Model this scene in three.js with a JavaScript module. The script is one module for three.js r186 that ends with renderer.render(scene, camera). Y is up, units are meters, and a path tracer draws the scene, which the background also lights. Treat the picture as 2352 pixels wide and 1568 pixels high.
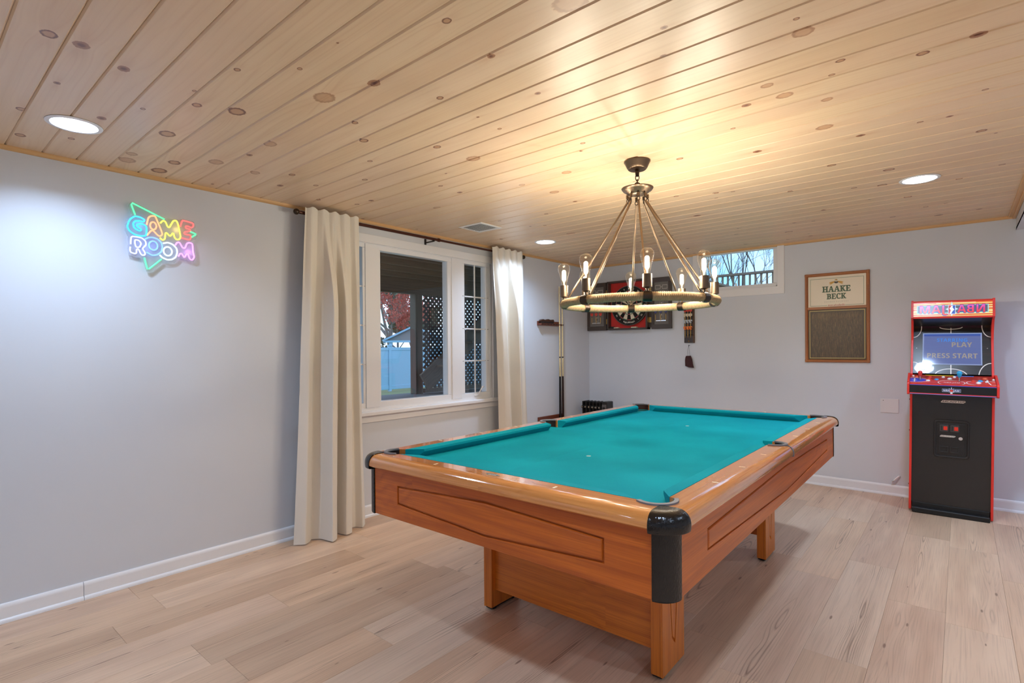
import * as THREE from 'three';
import { RoundedBoxGeometry } from 'three/addons/geometries/RoundedBoxGeometry.js';
import { mergeGeometries } from 'three/addons/utils/BufferGeometryUtils.js';
import { RectAreaLightUniformsLib } from 'three/addons/lights/RectAreaLightUniformsLib.js';
import { Brush, Evaluator, SUBTRACTION } from 'three-bvh-csg';

// ---------------------------------------------------------------- camera, sky, exposure
// World: x runs along the dartboard wall (z = 0), z runs along the window wall (x = 0) towards the viewer, y up, metres.
const scene = new THREE.Scene();
const renderer = new THREE.WebGLRenderer({ antialias: true });
renderer.toneMapping = THREE.LinearToneMapping;
renderer.toneMappingExposure = 1.3;
renderer.shadowMap.enabled = true;
RectAreaLightUniformsLib.init();

const FOCAL = 1220.09, FRAME_W = 2352, FRAME_H = 1568, PRINCIPAL_Y = 804.74;
const camera = new THREE.PerspectiveCamera(2 * Math.atan(FRAME_H / 2 / FOCAL) * 180 / Math.PI, FRAME_W / FRAME_H, 0.05, 200);
camera.position.set(3.4752, 1.28, 5.5789);
camera.rotation.order = 'YXZ';
camera.rotation.set(-0.003687, 0.701509, -0.007375);
camera.setViewOffset(FRAME_W, FRAME_H, 0, FRAME_H / 2 - PRINCIPAL_Y, FRAME_W, FRAME_H);
scene.add(camera);

const CEIL = 2.264;            // underside of the planks
const ROOM_X = 6.2, ROOM_Z = 9.6;
const LAMP_NITS = 285, BULB_POWER = 0.42, SKY_LEVEL = 1.5;
const LAMP_COLOR = new THREE.Color().setRGB(0.75, 1.0, 1.36), BULB_COLOR = new THREE.Color().setRGB(1.0, 0.95, 0.86);

function rng(seed) { let a = seed >>> 0; return () => { a = (a + 0x6D2B79F5) | 0; let t = Math.imul(a ^ (a >>> 15), 1 | a); t = (t + Math.imul(t ^ (t >>> 7), 61 | t)) ^ t; return ((t ^ (t >>> 14)) >>> 0) / 4294967296; }; }
const HASH = new Float32Array(65536); { const r = rng(77); for (let i = 0; i < 65536; i++) HASH[i] = r(); }
function vnoise(x, y, s = 0) {
  const xi = Math.floor(x), yi = Math.floor(y); let fx = x - xi, fy = y - yi;
  fx = fx * fx * (3 - 2 * fx); fy = fy * fy * (3 - 2 * fy);
  const h = (a, b) => HASH[(a * 7919 + b * 104729 + s * 31337) & 65535];
  const a = h(xi, yi), b = h(xi + 1, yi), c = h(xi, yi + 1), d = h(xi + 1, yi + 1);
  return a + (b - a) * fx + (c - a) * fy + (a - b - c + d) * fx * fy;
}
function fbm(x, y, s = 0, o = 3) { let v = 0, a = 0.5, t = 0; for (let i = 0; i < o; i++) { v += a * vnoise(x, y, s + i); t += a; a *= 0.5; x *= 2.03; y *= 2.03; } return v / t; }
const clamp = (v, a = 0, b = 1) => Math.min(b, Math.max(a, v));
const smooth = (a, b, v) => { const t = clamp((v - a) / (b - a)); return t * t * (3 - 2 * t); };

// sky: blue air with soft bands of cloud, even all round
{
  const W = 1024, H = 512, d = new Float32Array(W * H * 4);
  for (let j = 0; j < H; j++) for (let i = 0; i < W; i++) {
    const el = (j + 0.5) / H - 0.5, k = clamp(el * 2);
    const az = i / W * Math.PI * 2;
    const cl = smooth(0.36, 0.6, fbm(Math.cos(az) * 2.2 + 7, Math.sin(az) * 2.2 + el * 16, 3, 4)) * (el > 0 ? 1 : 0.5);
    const c = [0.15 + 0.08 * (1 - k), 0.47 + 0.10 * (1 - k), 0.98].map((v, n) => v * (1 - cl * 0.75) + [0.9, 1.08, 1.3][n] * cl * 0.75);
    d.set([c[0], c[1], c[2], 1], (j * W + i) * 4);
  }
  const t = new THREE.DataTexture(d, W, H, THREE.RGBAFormat, THREE.FloatType);
  t.mapping = THREE.EquirectangularReflectionMapping; t.magFilter = t.minFilter = THREE.LinearFilter; t.needsUpdate = true;
  scene.background = t; scene.backgroundIntensity = SKY_LEVEL;
}

// ---------------------------------------------------------------- helpers
const taken = {};
function numbered(name) { const n = taken[name] = (taken[name] ?? -1) + 1; return n ? `${name}_${String(n).padStart(3, '0')}` : name; }
function thing(name, label, category, [x, y, z] = [0, 0, 0], turn = 0, group) {
  const o = new THREE.Group(); o.name = numbered(name); scene.add(o);
  o.position.set(x, y, z); o.rotation.y = turn; o.userData = { label, category };
  if (group) o.userData.group = group;
  return o;
}
function structure(name, label, category) { const o = new THREE.Group(); o.name = name; scene.add(o); o.userData = { kind: 'structure', label, category }; return o; }
function put(name, geo, mat, parent) {
  const list = Array.isArray(geo) ? geo : [geo];
  const g = list.length > 1 ? mergeGeometries(list.map(q => { const c = q.index ? q.toNonIndexed() : q; for (const k of Object.keys(c.attributes)) if (!['position', 'normal', 'uv'].includes(k)) c.deleteAttribute(k); return c; })) : list[0];
  const m = new THREE.Mesh(g, mat); m.name = name; m.castShadow = m.receiveShadow = true; parent.add(m); return m;
}
function single(name, geo, mat, label, category, group) { const m = put(numbered(name), geo, mat, scene); m.userData = { label, category }; if (group) m.userData.group = group; return m; }
function copyOf(o, label, group) { const c = o.clone(); c.name = numbered(o.name.replace(/_\d{3}$/, '')); c.userData = { ...o.userData }; if (label) c.userData.label = label; if (group) c.userData.group = group; scene.add(c); return c; }
// box from min to max corner, edges rounded by r, uv in metres with the grain axis along u
function span(x0, x1, y0, y1, z0, z1, r = 0, grain) {
  const w = x1 - x0, h = y1 - y0, d = z1 - z0;
  const g = r > 0 ? new RoundedBoxGeometry(w, h, d, 2, Math.min(r, w / 2.01, h / 2.01, d / 2.01)) : new THREE.BoxGeometry(w, h, d);
  g.translate((x0 + x1) / 2, (y0 + y1) / 2, (z0 + z1) / 2);
  return metres(g, grain);
}
function metres(g, grain = 'x', du = 0, dv = 0) {
  const p = g.attributes.position, n = g.attributes.normal, uv = new Float32Array(p.count * 2);
  for (let i = 0; i < p.count; i++) {
    const P = { x: p.getX(i), y: p.getY(i), z: p.getZ(i) }, a = [['x', Math.abs(n.getX(i))], ['y', Math.abs(n.getY(i))], ['z', Math.abs(n.getZ(i))]].sort((q, w) => w[1] - q[1])[0][0];
    const rest = ['x', 'y', 'z'].filter(k => k !== a);
    const u = rest.includes(grain) ? grain : rest[0], v = rest.find(k => k !== u);
    uv[2 * i] = P[u] + du; uv[2 * i + 1] = P[v] + dv + (a === 'x' ? 0.37 : a === 'y' ? 0.11 : 0);
  }
  g.setAttribute('uv', new THREE.BufferAttribute(uv, 2)); return g;
}
function extrude(points, depth, { bevel = 0, holes = [], grain = 'x', curve = 12 } = {}) {
  const s = points instanceof THREE.Shape ? points : new THREE.Shape(points.map(q => new THREE.Vector2(q[0], q[1])));
  for (const h of holes) s.holes.push(h instanceof THREE.Path ? h : new THREE.Path(h.map(q => new THREE.Vector2(q[0], q[1]))));
  const g = new THREE.ExtrudeGeometry(s, { depth: depth - 2 * bevel, bevelEnabled: bevel > 0, bevelThickness: bevel, bevelSize: bevel, bevelOffset: -bevel, bevelSegments: 2, curveSegments: curve });
  g.translate(0, 0, bevel); return metres(g, grain);
}
function tube(pts, r, seg = 40, rs = 8, closed = false, tension = 0.5) { return new THREE.TubeGeometry(new THREE.CatmullRomCurve3(pts.map(p => new THREE.Vector3(...p)), closed, 'catmullrom', tension), seg, r, rs, closed); }
function cyl(r0, r1, h, x, y, z, seg = 24, open = false) { const g = new THREE.CylinderGeometry(r1, r0, h, seg, 1, open); g.translate(x, y + h / 2, z); return g; }
function between(a, b, r, seg = 10, r2 = r) {
  const A = new THREE.Vector3(...a), B = new THREE.Vector3(...b), g = new THREE.CylinderGeometry(r2, r, A.distanceTo(B), seg);
  g.applyQuaternion(new THREE.Quaternion().setFromUnitVectors(new THREE.Vector3(0, 1, 0), B.clone().sub(A).normalize())); g.translate((a[0] + b[0]) / 2, (a[1] + b[1]) / 2, (a[2] + b[2]) / 2); return g;
}
const rgb = (r, g, b) => new THREE.Color().setRGB(r / 255, g / 255, b / 255, THREE.SRGBColorSpace);
const mat = (color, roughness = 0.6, more = {}) => new THREE.MeshPhysicalMaterial({ color: color instanceof THREE.Color ? color : new THREE.Color(color), roughness, ...more });
function dataTexture(W, H, fn, { srgb = true, repeat } = {}) {
  const d = new Uint8Array(W * H * 4);
  for (let j = 0; j < H; j++) for (let i = 0; i < W; i++) { const c = fn(i, j), k = (j * W + i) * 4; if (typeof c === 'number') { d[k] = d[k + 1] = d[k + 2] = c; } else { d[k] = c[0]; d[k + 1] = c[1]; d[k + 2] = c[2]; } d[k + 3] = 255; }
  const t = new THREE.DataTexture(d, W, H); t.magFilter = THREE.LinearFilter; t.minFilter = THREE.LinearMipmapLinearFilter; t.generateMipmaps = true; t.wrapS = t.wrapT = THREE.RepeatWrapping;
  if (srgb) t.colorSpace = THREE.SRGBColorSpace; if (repeat) t.repeat.set(...repeat); t.needsUpdate = true; return t;
}
function canvasTexture(W, H, draw) { const c = document.createElement('canvas'); c.width = W; c.height = H; const x = c.getContext('2d'); draw(x, W, H); const t = new THREE.CanvasTexture(c); t.colorSpace = THREE.SRGBColorSpace; return t; }
const mix3 = (a, b, t) => [a[0] + (b[0] - a[0]) * t, a[1] + (b[1] - a[1]) * t, a[2] + (b[2] - a[2]) * t];
// printed sheet: u, v run 0..1 over the given rectangle
function sheet(w, h, t = 0.002) { const g = new THREE.BoxGeometry(w, h, t); return g; }

// ---------------------------------------------------------------- wood, paint and cloth
function woodTexture(W, H, lenM, widM, light, dark, seed, { rings = 26, streak = 0.35, warp = 0.05, fine = 260 } = {}) {
  return dataTexture(W, H, (i, j) => {
    const u = i / W * lenM, v = j / H * widM;
    const edge = Math.min(i / W, 1 - i / W) * 8, bl = clamp(edge);            // blend so that the repeat does not show
    const w = fbm(u * 0.9 * (bl + 0.001), v * 5, seed, 3) * warp * 2;
    const q = (v + w) * rings, ring = Math.abs((q + 0.6 * fbm(u * 2, v * 9, seed + 5, 2)) % 1 - 0.5) * 2;
    const st = fbm(u * 5, v * fine, seed + 9, 2), pore = fbm(u * 26, v * fine * 2.2, seed + 13, 2);
    const t = clamp(0.18 + 0.5 * streak * (ring * ring) + 0.55 * (st - 0.45) + 0.5 * Math.max(0, pore - 0.62));
    return mix3(light, dark, t);
  }, { repeat: [1 / lenM, 1 / widM] });
}
const M = {};
M.paint = mat(rgb(212, 217, 225), 0.5);
M.paintBack = M.paint;
M.trim = mat(rgb(235, 236, 239), 0.35);
M.vinyl = mat(rgb(236, 237, 240), 0.3);
M.black = mat(rgb(24, 23, 24), 0.4);
M.blackGloss = mat(rgb(14, 13, 14), 0.18);
M.rubber = mat(rgb(20, 19, 19), 0.7);
M.bronze = mat(rgb(120, 102, 84), 0.32, { metalness: 0.9 });
M.darkBronze = mat(rgb(70, 58, 48), 0.38, { metalness: 0.85 });
M.rodBrown = mat(rgb(78, 38, 22), 0.35, { metalness: 0.4 });
M.chrome = mat(rgb(220, 220, 222), 0.15, { metalness: 1 });
M.brass = mat(rgb(190, 150, 80), 0.3, { metalness: 1 });
M.white = mat(rgb(238, 238, 238), 0.4);
M.ivory = mat(rgb(232, 220, 190), 0.35);
M.glass = mat('#ffffff', 0.02, { transmission: 1, thickness: 0, ior: 1.5 });
M.smoke = mat(rgb(240, 243, 246), 0.3, { transmission: 0.82, thickness: 0, ior: 1.49 });
// ---------------------------------------------------------------- the room
const WIN = { z0: 1.75, z1: 3.63, y0: 0.80, y1: 2.13 };      // opening in the window wall
const HOP = { x0: 1.36, x1: 2.13, y0: 1.86, y1: 2.262 };     // opening in the dartboard wall
const rectPath = (a, b, c, d) => [[a, c], [b, c], [b, d], [a, d]];
{
  const l = structure('wall_left', 'pale grey painted wall with the wide window', 'wall');
  const g = extrude(rectPath(-ROOM_Z, 0.1, -0.1, 2.5), 0.1, { holes: [rectPath(-WIN.z1, -WIN.z0, WIN.y0, WIN.y1)] });
  g.rotateY(Math.PI / 2); g.translate(-0.1, 0, 0); put('plaster', metres(g), M.paint, l);
  const b = structure('wall_back', 'pale grey painted wall behind the dartboard and the arcade cabinet', 'wall');
  const h = extrude(rectPath(-0.1, ROOM_X, -0.1, 2.5), 0.1, { holes: [rectPath(HOP.x0, HOP.x1, HOP.y0, HOP.y1)] });
  h.translate(0, 0, -0.1); put('plaster', h, M.paint, b);
  const r = structure('wall_right', 'pale grey wall outside the frame', 'wall');
  put('plaster', span(ROOM_X, ROOM_X + 0.2, -0.1, 2.5, -0.2, ROOM_Z + 0.2), M.paint, r);
  const f = structure('wall_front', 'pale grey wall behind the viewer', 'wall');
  put('plaster', span(-0.2, ROOM_X + 0.2, -0.1, 2.5, ROOM_Z, ROOM_Z + 0.2), M.paint, f);
}
// baseboards: flat board, cove cap and shoe moulding
function baseProfile() { const s = new THREE.Shape(); s.moveTo(0, 0); s.lineTo(0.024, 0); s.quadraticCurveTo(0.024, 0.016, 0.013, 0.02); s.lineTo(0.012, 0.07); s.quadraticCurveTo(0.011, 0.082, 0.004, 0.089); s.lineTo(0, 0.089); return s; }
{
  const bl = structure('baseboard_left', 'white baseboard under the window wall', 'baseboard');
  const seam = 4.92;
  for (const [a, b] of [[0, seam - 0.001], [seam + 0.001, ROOM_Z]]) { const g = extrude(baseProfile(), b - a); g.translate(0, 0, a); put('board', g, M.trim, bl); }
  const bb = structure('baseboard_back', 'white baseboard under the dartboard wall', 'baseboard');
  const h = extrude(baseProfile(), ROOM_X - 0.024); h.rotateY(-Math.PI / 2); h.translate(ROOM_X, 0, 0); put('board', h, M.trim, bb);
}

// ---------------------------------------------------------------- ceiling of knotty pine planks
const PLANK = 0.1333, PLANK_N = 42, PLANK_X1 = 3.80;
const LAMPS = [[0.545, 5.037], [0.545, 1.621], [3.292, 1.618], [3.292, 5.037], [4.3, 1.1], [4.75, 5.037], [0.545, 8.457], [3.292, 8.457], [4.75, 8.457], [4.75, 3.33], [4.75, 6.75], [1.92, 6.75]];
// knots seen in the photograph: x, z, half size in cm, kind (0 pale, 1 ringed, 2 dark)
const KNOTS = [[1.32,5.24,2,1],[1.32,5.16,2,2],[1.25,5.03,1.7,2],[.95,5.16,1,2],[.57,5.21,1.6,1],[.22,5.17,1.8,1],[.34,5.01,1.2,1],[.94,4.89,.9,1],[1.14,4.76,1.6,1],[1.54,4.77,1,1],[1.71,4.63,.8,1],[1.2,4.63,3,1],[1.58,4.46,3.6,0],[.73,4.74,3,1],[.2,4.76,3.4,0],[.32,4.77,2.2,0],[.14,4.6,3.4,1],[.34,4.59,2.6,1],[.51,4.45,3.2,0],[.74,4.38,1.3,2],[.96,4.38,2.8,0],[.49,4.24,2.2,0],[.61,4.09,1.6,1],[.37,4.04,1.6,2],[.53,3.9,1.3,1],[1.26,4.81,.7,1],[1.95,4.63,.4,2],[2.3,4.48,1.2,1],[1.82,4.4,2,2],[2.23,3.94,1,2],[1.91,3.94,.6,2],[1.47,4.25,1.2,1],[1.9,3.79,.8,1],[1.33,4.11,1.8,1],[1.12,3.93,1.2,1],[1.53,3.83,1.6,1],[.84,3.77,1.4,1],[1.08,3.4,1.2,1],[1.07,3.23,1.4,2],[.26,3.73,1.3,1],[.69,3.08,2.4,0],[1.55,3.6,3,0],[1.46,3.09,1.6,0],[1.79,3.1,2.2,0],[1.52,2.84,2.4,0],[2.27,4.25,1.1,2],[.92,1.76,3.2,0],[2.63,4.31,4.2,0],[2.78,4.02,.9,2],[2.71,3.87,.9,2],[3.1,3.8,.7,1],[3.1,3.71,2.4,0],[3.12,3.35,.8,1],[2.92,3.42,1.7,0],[2.95,3.29,2.3,0],[2.81,3.3,1.4,2],[3.07,3.14,1.6,0],[3.52,3.33,1.7,2],[3.38,3.31,1.4,1],[3.16,3.44,1.1,1],[3.01,2.84,2.6,0],[3.12,2.62,1.4,2],[2.94,2.24,1.7,1],[3.17,1.94,2.1,1],[2.65,1.85,1.3,1],[3.11,1.62,2,1],[2.97,1.67,1.3,1],[3.21,1.19,1.7,1],[3.65,1.63,1.1,1],[3.55,2.83,.8,1],[1.97,1.64,2,2],[2.35,.55,2.4,1],[3.08,.59,1.4,1],[3.35,.42,2,2],[3.58,.45,1.4,2],[3.47,1.46,1.2,1]];
{
  const r = rng(411), all = KNOTS.slice();
  for (let k = 0; k < 120; k++) { const x = r() * 3.7, z = r() * 5.5; if (!KNOTS.some(q => Math.hypot(q[0] - x, q[1] - z) < 0.22)) all.push([x, z, 0.5 + r() * 1.1, 1 + (r() < 0.5)]); }
  const byPlank = Array.from({ length: PLANK_N }, () => []);
  for (const q of all) { const n = Math.floor(q[1] / PLANK); for (const k of [n - 1, n, n + 1]) if (byPlank[k]) { const c = (k + 0.5) * PLANK, out = k === n ? 0 : 1; if (!out || Math.abs(q[1] - c) < PLANK / 2 + q[2] / 100 * 0.4) byPlank[k].push([...q, r()]); } }
  const LEN = 3.8;
  const tone = Array.from({ length: PLANK_N }, () => [r(), r(), r() * 50, 0.5 + r()]);
  function planks(first, count, pxPer) {
    const W = 2048, H = count * pxPer;
    return dataTexture(W, H, (i, j) => {
      const k = first + Math.floor(j / pxPer), x = i / W * LEN, z = (first + j / pxPer) * PLANK, zl = z - k * PLANK, t = tone[k];
      let bend = 0, knot = 0, ring = 0, halo = 0, pale = 0;
      for (const [kx, kz, ks, kind, jit] of byPlank[k]) {
        const rad = ks / 100, dx = (x - kx) / 1.25, dz = z - kz, d = Math.hypot(dx, dz) / rad;
        if (d > 9) continue;
        bend += Math.sign(dz || 1) * rad * 0.9 * Math.exp(-d * d * 0.09);
        const wob = d + 0.16 * (vnoise(x * 160, z * 160, 21) - 0.5);
        if (wob < 1.08) { knot = Math.max(knot, [0.36, 0.52, 0.72][kind]); if (kind < 2) { ring = Math.max(ring, smooth(0.62, 0.9, wob) * (1 - smooth(0.98, 1.08, wob)) * (kind ? 0.75 : 0.22)); } else knot = Math.max(knot, 0.6 + 0.4 * smooth(0.9, 0.2, wob)); }
        halo = Math.max(halo, (kind === 2 ? 0.3 : 0.2) * Math.exp(-Math.pow(dx / rad / 4.2, 2) - Math.pow(dz / rad / 1.15, 2)));
        pale = Math.max(pale, 0.35 * smooth(1.05, 1.2, wob) * Math.exp(-(d - 1) * 1.3));
      }
      const v = zl + bend, g1 = fbm(x * 0.7 + t[2], v * 9 + t[2], 31, 3);
      const lines = Math.abs(((v * 34 * t[3] + g1 * 5.5 + 0.12 * vnoise(x * 9, v * 40, 8)) % 1) - 0.5) * 2;
      const streak = fbm(x * 2.2 + t[2], v * 190, 40, 2), broad = fbm(x * 1.1 + t[2] * 3, v * 26, 47, 2);
      let c = mix3([230, 202, 165], [214, 180, 138], clamp(0.12 + 0.75 * (t[0] - 0.3) * 0.6 + 0.75 * (broad - 0.5)));
      c = mix3(c, [208, 170, 132], clamp(0.34 * Math.pow(lines, 4) + 0.5 * (streak - 0.5)));
      c = mix3(c, [228, 198, 174], 0.4 * t[1]);
      c = mix3(c, [243, 224, 194], pale); c = mix3(c, [186, 130, 88], halo);
      c = mix3(c, [164, 106, 66], knot * 0.85); c = mix3(c, [96, 52, 32], Math.max(ring, knot > 0.6 ? (knot - 0.6) * 1.9 : 0));
      return c;
    });
  }
  const SPLIT = 21;
  const tex = [planks(0, SPLIT, 60), planks(SPLIT, PLANK_N - SPLIT, 92)];
  const pm = tex.map(t => mat('#ffffff', 0.42, { map: t, clearcoat: 0.18, clearcoatRoughness: 0.3 }));
  const ceiling = structure('ceiling', 'knotty pine plank ceiling with V grooves', 'ceiling');
  put('backing', [span(-0.2, ROOM_X + 0.2, CEIL + 0.10, CEIL + 0.22, -0.2, ROOM_Z + 0.2)], mat(rgb(150, 120, 90), 0.8), ceiling);
  const far = extrude(rectPath(0, PLANK_X1, PLANK_N * PLANK, ROOM_Z), 0.02, { holes: LAMPS.filter(q => q[0] < PLANK_X1 && q[1] > 6).map(([x, z]) => { const h = new THREE.Path(); h.absarc(x, z, 0.084, 0, Math.PI * 2, true); return h; }), curve: 24 }); far.rotateX(Math.PI / 2); far.translate(0, CEIL + 0.02, 0);
  put('far_panel', metres(far), mat(rgb(228, 202, 170), 0.5), ceiling);
  const ev = new Evaluator();
  const cutters = LAMPS.slice(0, 4).map(([x, z]) => { const b = new Brush(new THREE.CylinderGeometry(0.084, 0.084, 0.2, 40)); b.position.set(x, CEIL, z); b.updateMatrixWorld(); return b; });
  for (let k = 0; k < PLANK_N; k++) {
    const z0 = k * PLANK, c = 0.0055, e = 0.0003;
    let g = extrude([[z0 + e, CEIL + 0.018], [z0 + e, CEIL + c], [z0 + e + c, CEIL], [z0 + PLANK - e - c, CEIL], [z0 + PLANK - e, CEIL + c], [z0 + PLANK - e, CEIL + 0.018]], PLANK_X1);
    // shape x is world z: turn so that the extrusion runs along world x
    const p = g.attributes.position, chunk = k < SPLIT ? 0 : 1, uv = g.attributes.uv;
    for (let i = 0; i < p.count; i++) { const zz = p.getX(i), yy = p.getY(i), xx = p.getZ(i); p.setXYZ(i, xx, yy, zz); uv.setXY(i, xx / LEN, (clamp(zz, z0 + 0.0012, z0 + PLANK - 0.0012) / PLANK - (chunk ? SPLIT : 0)) / (chunk ? PLANK_N - SPLIT : SPLIT)); }
    g = g.index ? g.toNonIndexed() : g;
    const a = g.attributes.position.array, b = g.attributes.uv.array;                 // the swap mirrors: restore the winding
    for (let i = 0; i < a.length; i += 9) for (let q = 0; q < 3; q++) [a[i + 3 + q], a[i + 6 + q]] = [a[i + 6 + q], a[i + 3 + q]];
    for (let i = 0; i < b.length; i += 6) for (let q = 0; q < 2; q++) [b[i + 2 + q], b[i + 4 + q]] = [b[i + 4 + q], b[i + 2 + q]];
    g.computeVertexNormals();
    const mids = LAMPS.slice(0, 4).map((q, n) => n).filter(n => LAMPS[n][1] + 0.09 > z0 && LAMPS[n][1] - 0.09 < z0 + PLANK);
    if (mids.length) { let br = new Brush(g, pm[chunk]); br.updateMatrixWorld(); for (const n of mids) { br = ev.evaluate(br, cutters[n], SUBTRACTION); br.updateMatrixWorld(); } g = br.geometry; g.clearGroups?.(); }
    put('plank', g, pm[chunk], ceiling);
  }
}
M.pine = mat('#ffffff', 0.45, { map: woodTexture(1024, 256, 1.6, 0.3, [222, 180, 126], [196, 146, 92], 61, { rings: 30 }) });
{
  const cove = () => { const s = new THREE.Shape(); s.moveTo(0, 0); s.lineTo(0.02, 0); s.quadraticCurveTo(0.018, -0.016, 0.004, -0.02); s.lineTo(0, -0.02); return s; };
  const t1 = structure('trim_1', 'thin pine moulding along the top of the window wall', 'moulding');
  let g = extrude(cove(), ROOM_Z, { grain: 'z' }); g.translate(0, CEIL, 0); put('moulding', g, M.pine, t1);
  const t2 = structure('trim_2', 'thin pine moulding along the top of the dartboard wall', 'moulding');
  g = extrude(cove(), PLANK_X1, { grain: 'z' }); g.rotateY(-Math.PI / 2); g.translate(PLANK_X1, CEIL, 0); put('moulding', g, M.pine, t2);
  const t3 = structure('trim_3', 'stepped pine moulding where the planks meet the white soffit', 'moulding');
  put('board', [span(PLANK_X1 - 0.045, PLANK_X1, CEIL - 0.012, CEIL, 0, ROOM_Z, 0.004, 'z'), span(PLANK_X1 - 0.02, PLANK_X1, CEIL - 0.024, CEIL - 0.01, 0, ROOM_Z, 0.005, 'z')], M.pine, t3);
  const so = structure('ceiling_soffit', 'lower white soffit beyond the plank ceiling', 'soffit');
  const holes = LAMPS.filter(q => q[0] > PLANK_X1).map(([x, z]) => { const h = new THREE.Path(); h.absarc(x, z, 0.084, 0, Math.PI * 2, true); return h; });
  g = extrude(rectPath(PLANK_X1, ROOM_X, 0, ROOM_Z), 0.02, { holes, curve: 24 }); g.rotateX(Math.PI / 2); g.translate(0, CEIL - 0.089, 0); put('plasterboard', metres(g), M.paint, so);
  put('face', span(PLANK_X1, PLANK_X1 + 0.02, CEIL - 0.1089, CEIL + 0.11, 0, ROOM_Z), M.paint, so);
}

// ---------------------------------------------------------------- floor of vinyl planks
{
  const SLOTS = 12, SW = 2048, SH = 168, LEN = 1.22, WID = 0.228;
  const r = rng(905), slot = Array.from({ length: SLOTS }, () => ({ o: r() * 90, t: r(), pink: r(), c: r() * 0.12 + 0.05, cw: 0.7 + r() * 1.2, heart: r() < 0.5 ? 1 : 0.25, knots: Array.from({ length: Math.floor(r() * 2.4) }, () => [r() * LEN, 0.03 + r() * 0.17, 0.003 + r() * 0.005]) }));
  const tex = dataTexture(SW, SH * SLOTS, (i, j) => {
    const s = slot[Math.floor(j / SH)], u = i / SW * LEN, v = (j % SH) / SH * WID;
    let bend = 0, kn = 0;
    for (const [ku, kv, ks] of s.knots) { const d = Math.hypot((u - ku) / 4.5, v - kv) / ks; bend += Math.sign(v - kv) * ks * 1.5 * Math.exp(-d * d * 0.06); kn = Math.max(kn, 1 - smooth(0.35, 0.9, d)); }
    const vv = v + bend, wv = fbm(u * 1.3 + s.o, vv * 6, 70, 3);
    const cath = Math.abs(((Math.hypot((vv - s.c) * 1.0, 0.012) * 90 * s.cw + wv * 8) % 1) - 0.5) * 2;     // cathedral lines about the heart of the plank
    const fine = fbm(u * 6 + s.o, vv * 300, 80, 2), broad = fbm(u * 1.6 + s.o, vv * 18, 85, 3), patch = fbm(u * 2.2 + s.o, v * 4, 91, 2);
    let c = mix3([227, 195, 165], [202, 167, 138], clamp(0.3 + 1.3 * (broad - 0.5) + 0.35 * (s.t - 0.5)));
    c = mix3(c, [208, 182, 156], 0.5 * s.pink); c = mix3(c, [178, 146, 122], clamp(0.5 * (patch - 0.42)));
    const heart = s.heart * Math.exp(-Math.pow((vv - s.c) / 0.035, 2)) * smooth(0.36, 0.56, fbm(u * 1.8 + s.o, 4.2, 93, 2));
    c = mix3(c, [138, 110, 90], clamp(0.5 * Math.pow(cath, 4) * (0.2 + 1.5 * heart) + 0.45 * (fine - 0.5)));
    return mix3(c, [116, 88, 70], kn * 0.7);
  });
  const mats = [[255, 255, 255], [246, 243, 243], [255, 249, 242], [238, 233, 228]].map(c => mat(rgb(...c), 0.36, { map: tex }));
  const geos = [];
  function plankGeo(len, n, flip, u0) {                                            // top face with a tiny bevel all round; uv inside atlas slot n
    const b = 0.0007, h = 0.004, w = WID - 0.0006, l = len - 0.0006, ring = (q, y) => [[q, y, q], [w - q, y, q], [w - q, y, l - q], [q, y, l - q]];
    const A = ring(0, -h), B = ring(0, -b), T = ring(b, 0), P = [], U = [];
    const quad = (a, c, d, e) => { for (const q of [a, c, d, a, d, e]) { P.push(...q); const uu = u0 + q[2] / LEN, vv = clamp(q[0] / WID, 0.012, 0.988); U.push(flip ? 1 - uu : uu, (n + (flip ? 1 - vv : vv)) / SLOTS); } };
    for (let k = 0; k < 4; k++) { const m = (k + 1) % 4; quad(A[m], A[k], B[k], B[m]); quad(B[m], B[k], T[k], T[m]); }
    quad(T[3], T[2], T[1], T[0]);
    const g = new THREE.BufferGeometry(); g.setAttribute('position', new THREE.Float32BufferAttribute(P, 3)); g.setAttribute('uv', new THREE.Float32BufferAttribute(U, 2)); g.computeVertexNormals(); return g;
  }
  const cache = {};
  const floor = structure('floor', 'pale wood-look vinyl plank floor', 'floor');
  put('underlay', span(-0.2, ROOM_X + 0.2, -0.12, -0.0035, -0.2, ROOM_Z + 0.2), mat(rgb(120, 98, 82), 0.8), floor);
  const X0 = 0.224 - 0.228, Z1 = 5.5, known = { 3: 4.28 - 3.66, 14: 2.31 - 1.22, 13: 1.85 - 1.22, 15: 1.2, 1: 4.68 - 3.66, 2: 4.9 - 3.66, 5: 4.672 - 3.66 };
  for (let row = 0; row * WID + X0 < 5.2; row++) {
    const x = Math.max(X0 + row * WID, 0), off = known[row] ?? r() * LEN;
    let z = 0, first = true;
    while (z < Z1) {
      const end = first ? off : z + LEN, len = Math.min(end - z, LEN);
      if (len > 0.05) {
        const n = Math.floor(r() * SLOTS), flip = r() < 0.5, full = len > LEN - 0.01, key = full ? `${n}${flip}` : null;
        const g = key && cache[key] ? cache[key] : plankGeo(len, n, flip, 0); if (key) cache[key] = g;
        const m = put('plank', g, mats[Math.floor(r() * 4)], floor); m.position.set(X0 + row * WID + 0.0003, 0, z + 0.0003);
      }
      z = end; first = false;
    }
  }
  put('far_planks', [span(0, 5.2, -0.01, 0, Z1 + 1.3, ROOM_Z), span(5.2, ROOM_X, -0.01, 0, 0, ROOM_Z)], mat(rgb(204, 177, 152), 0.4), floor);
}
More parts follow.
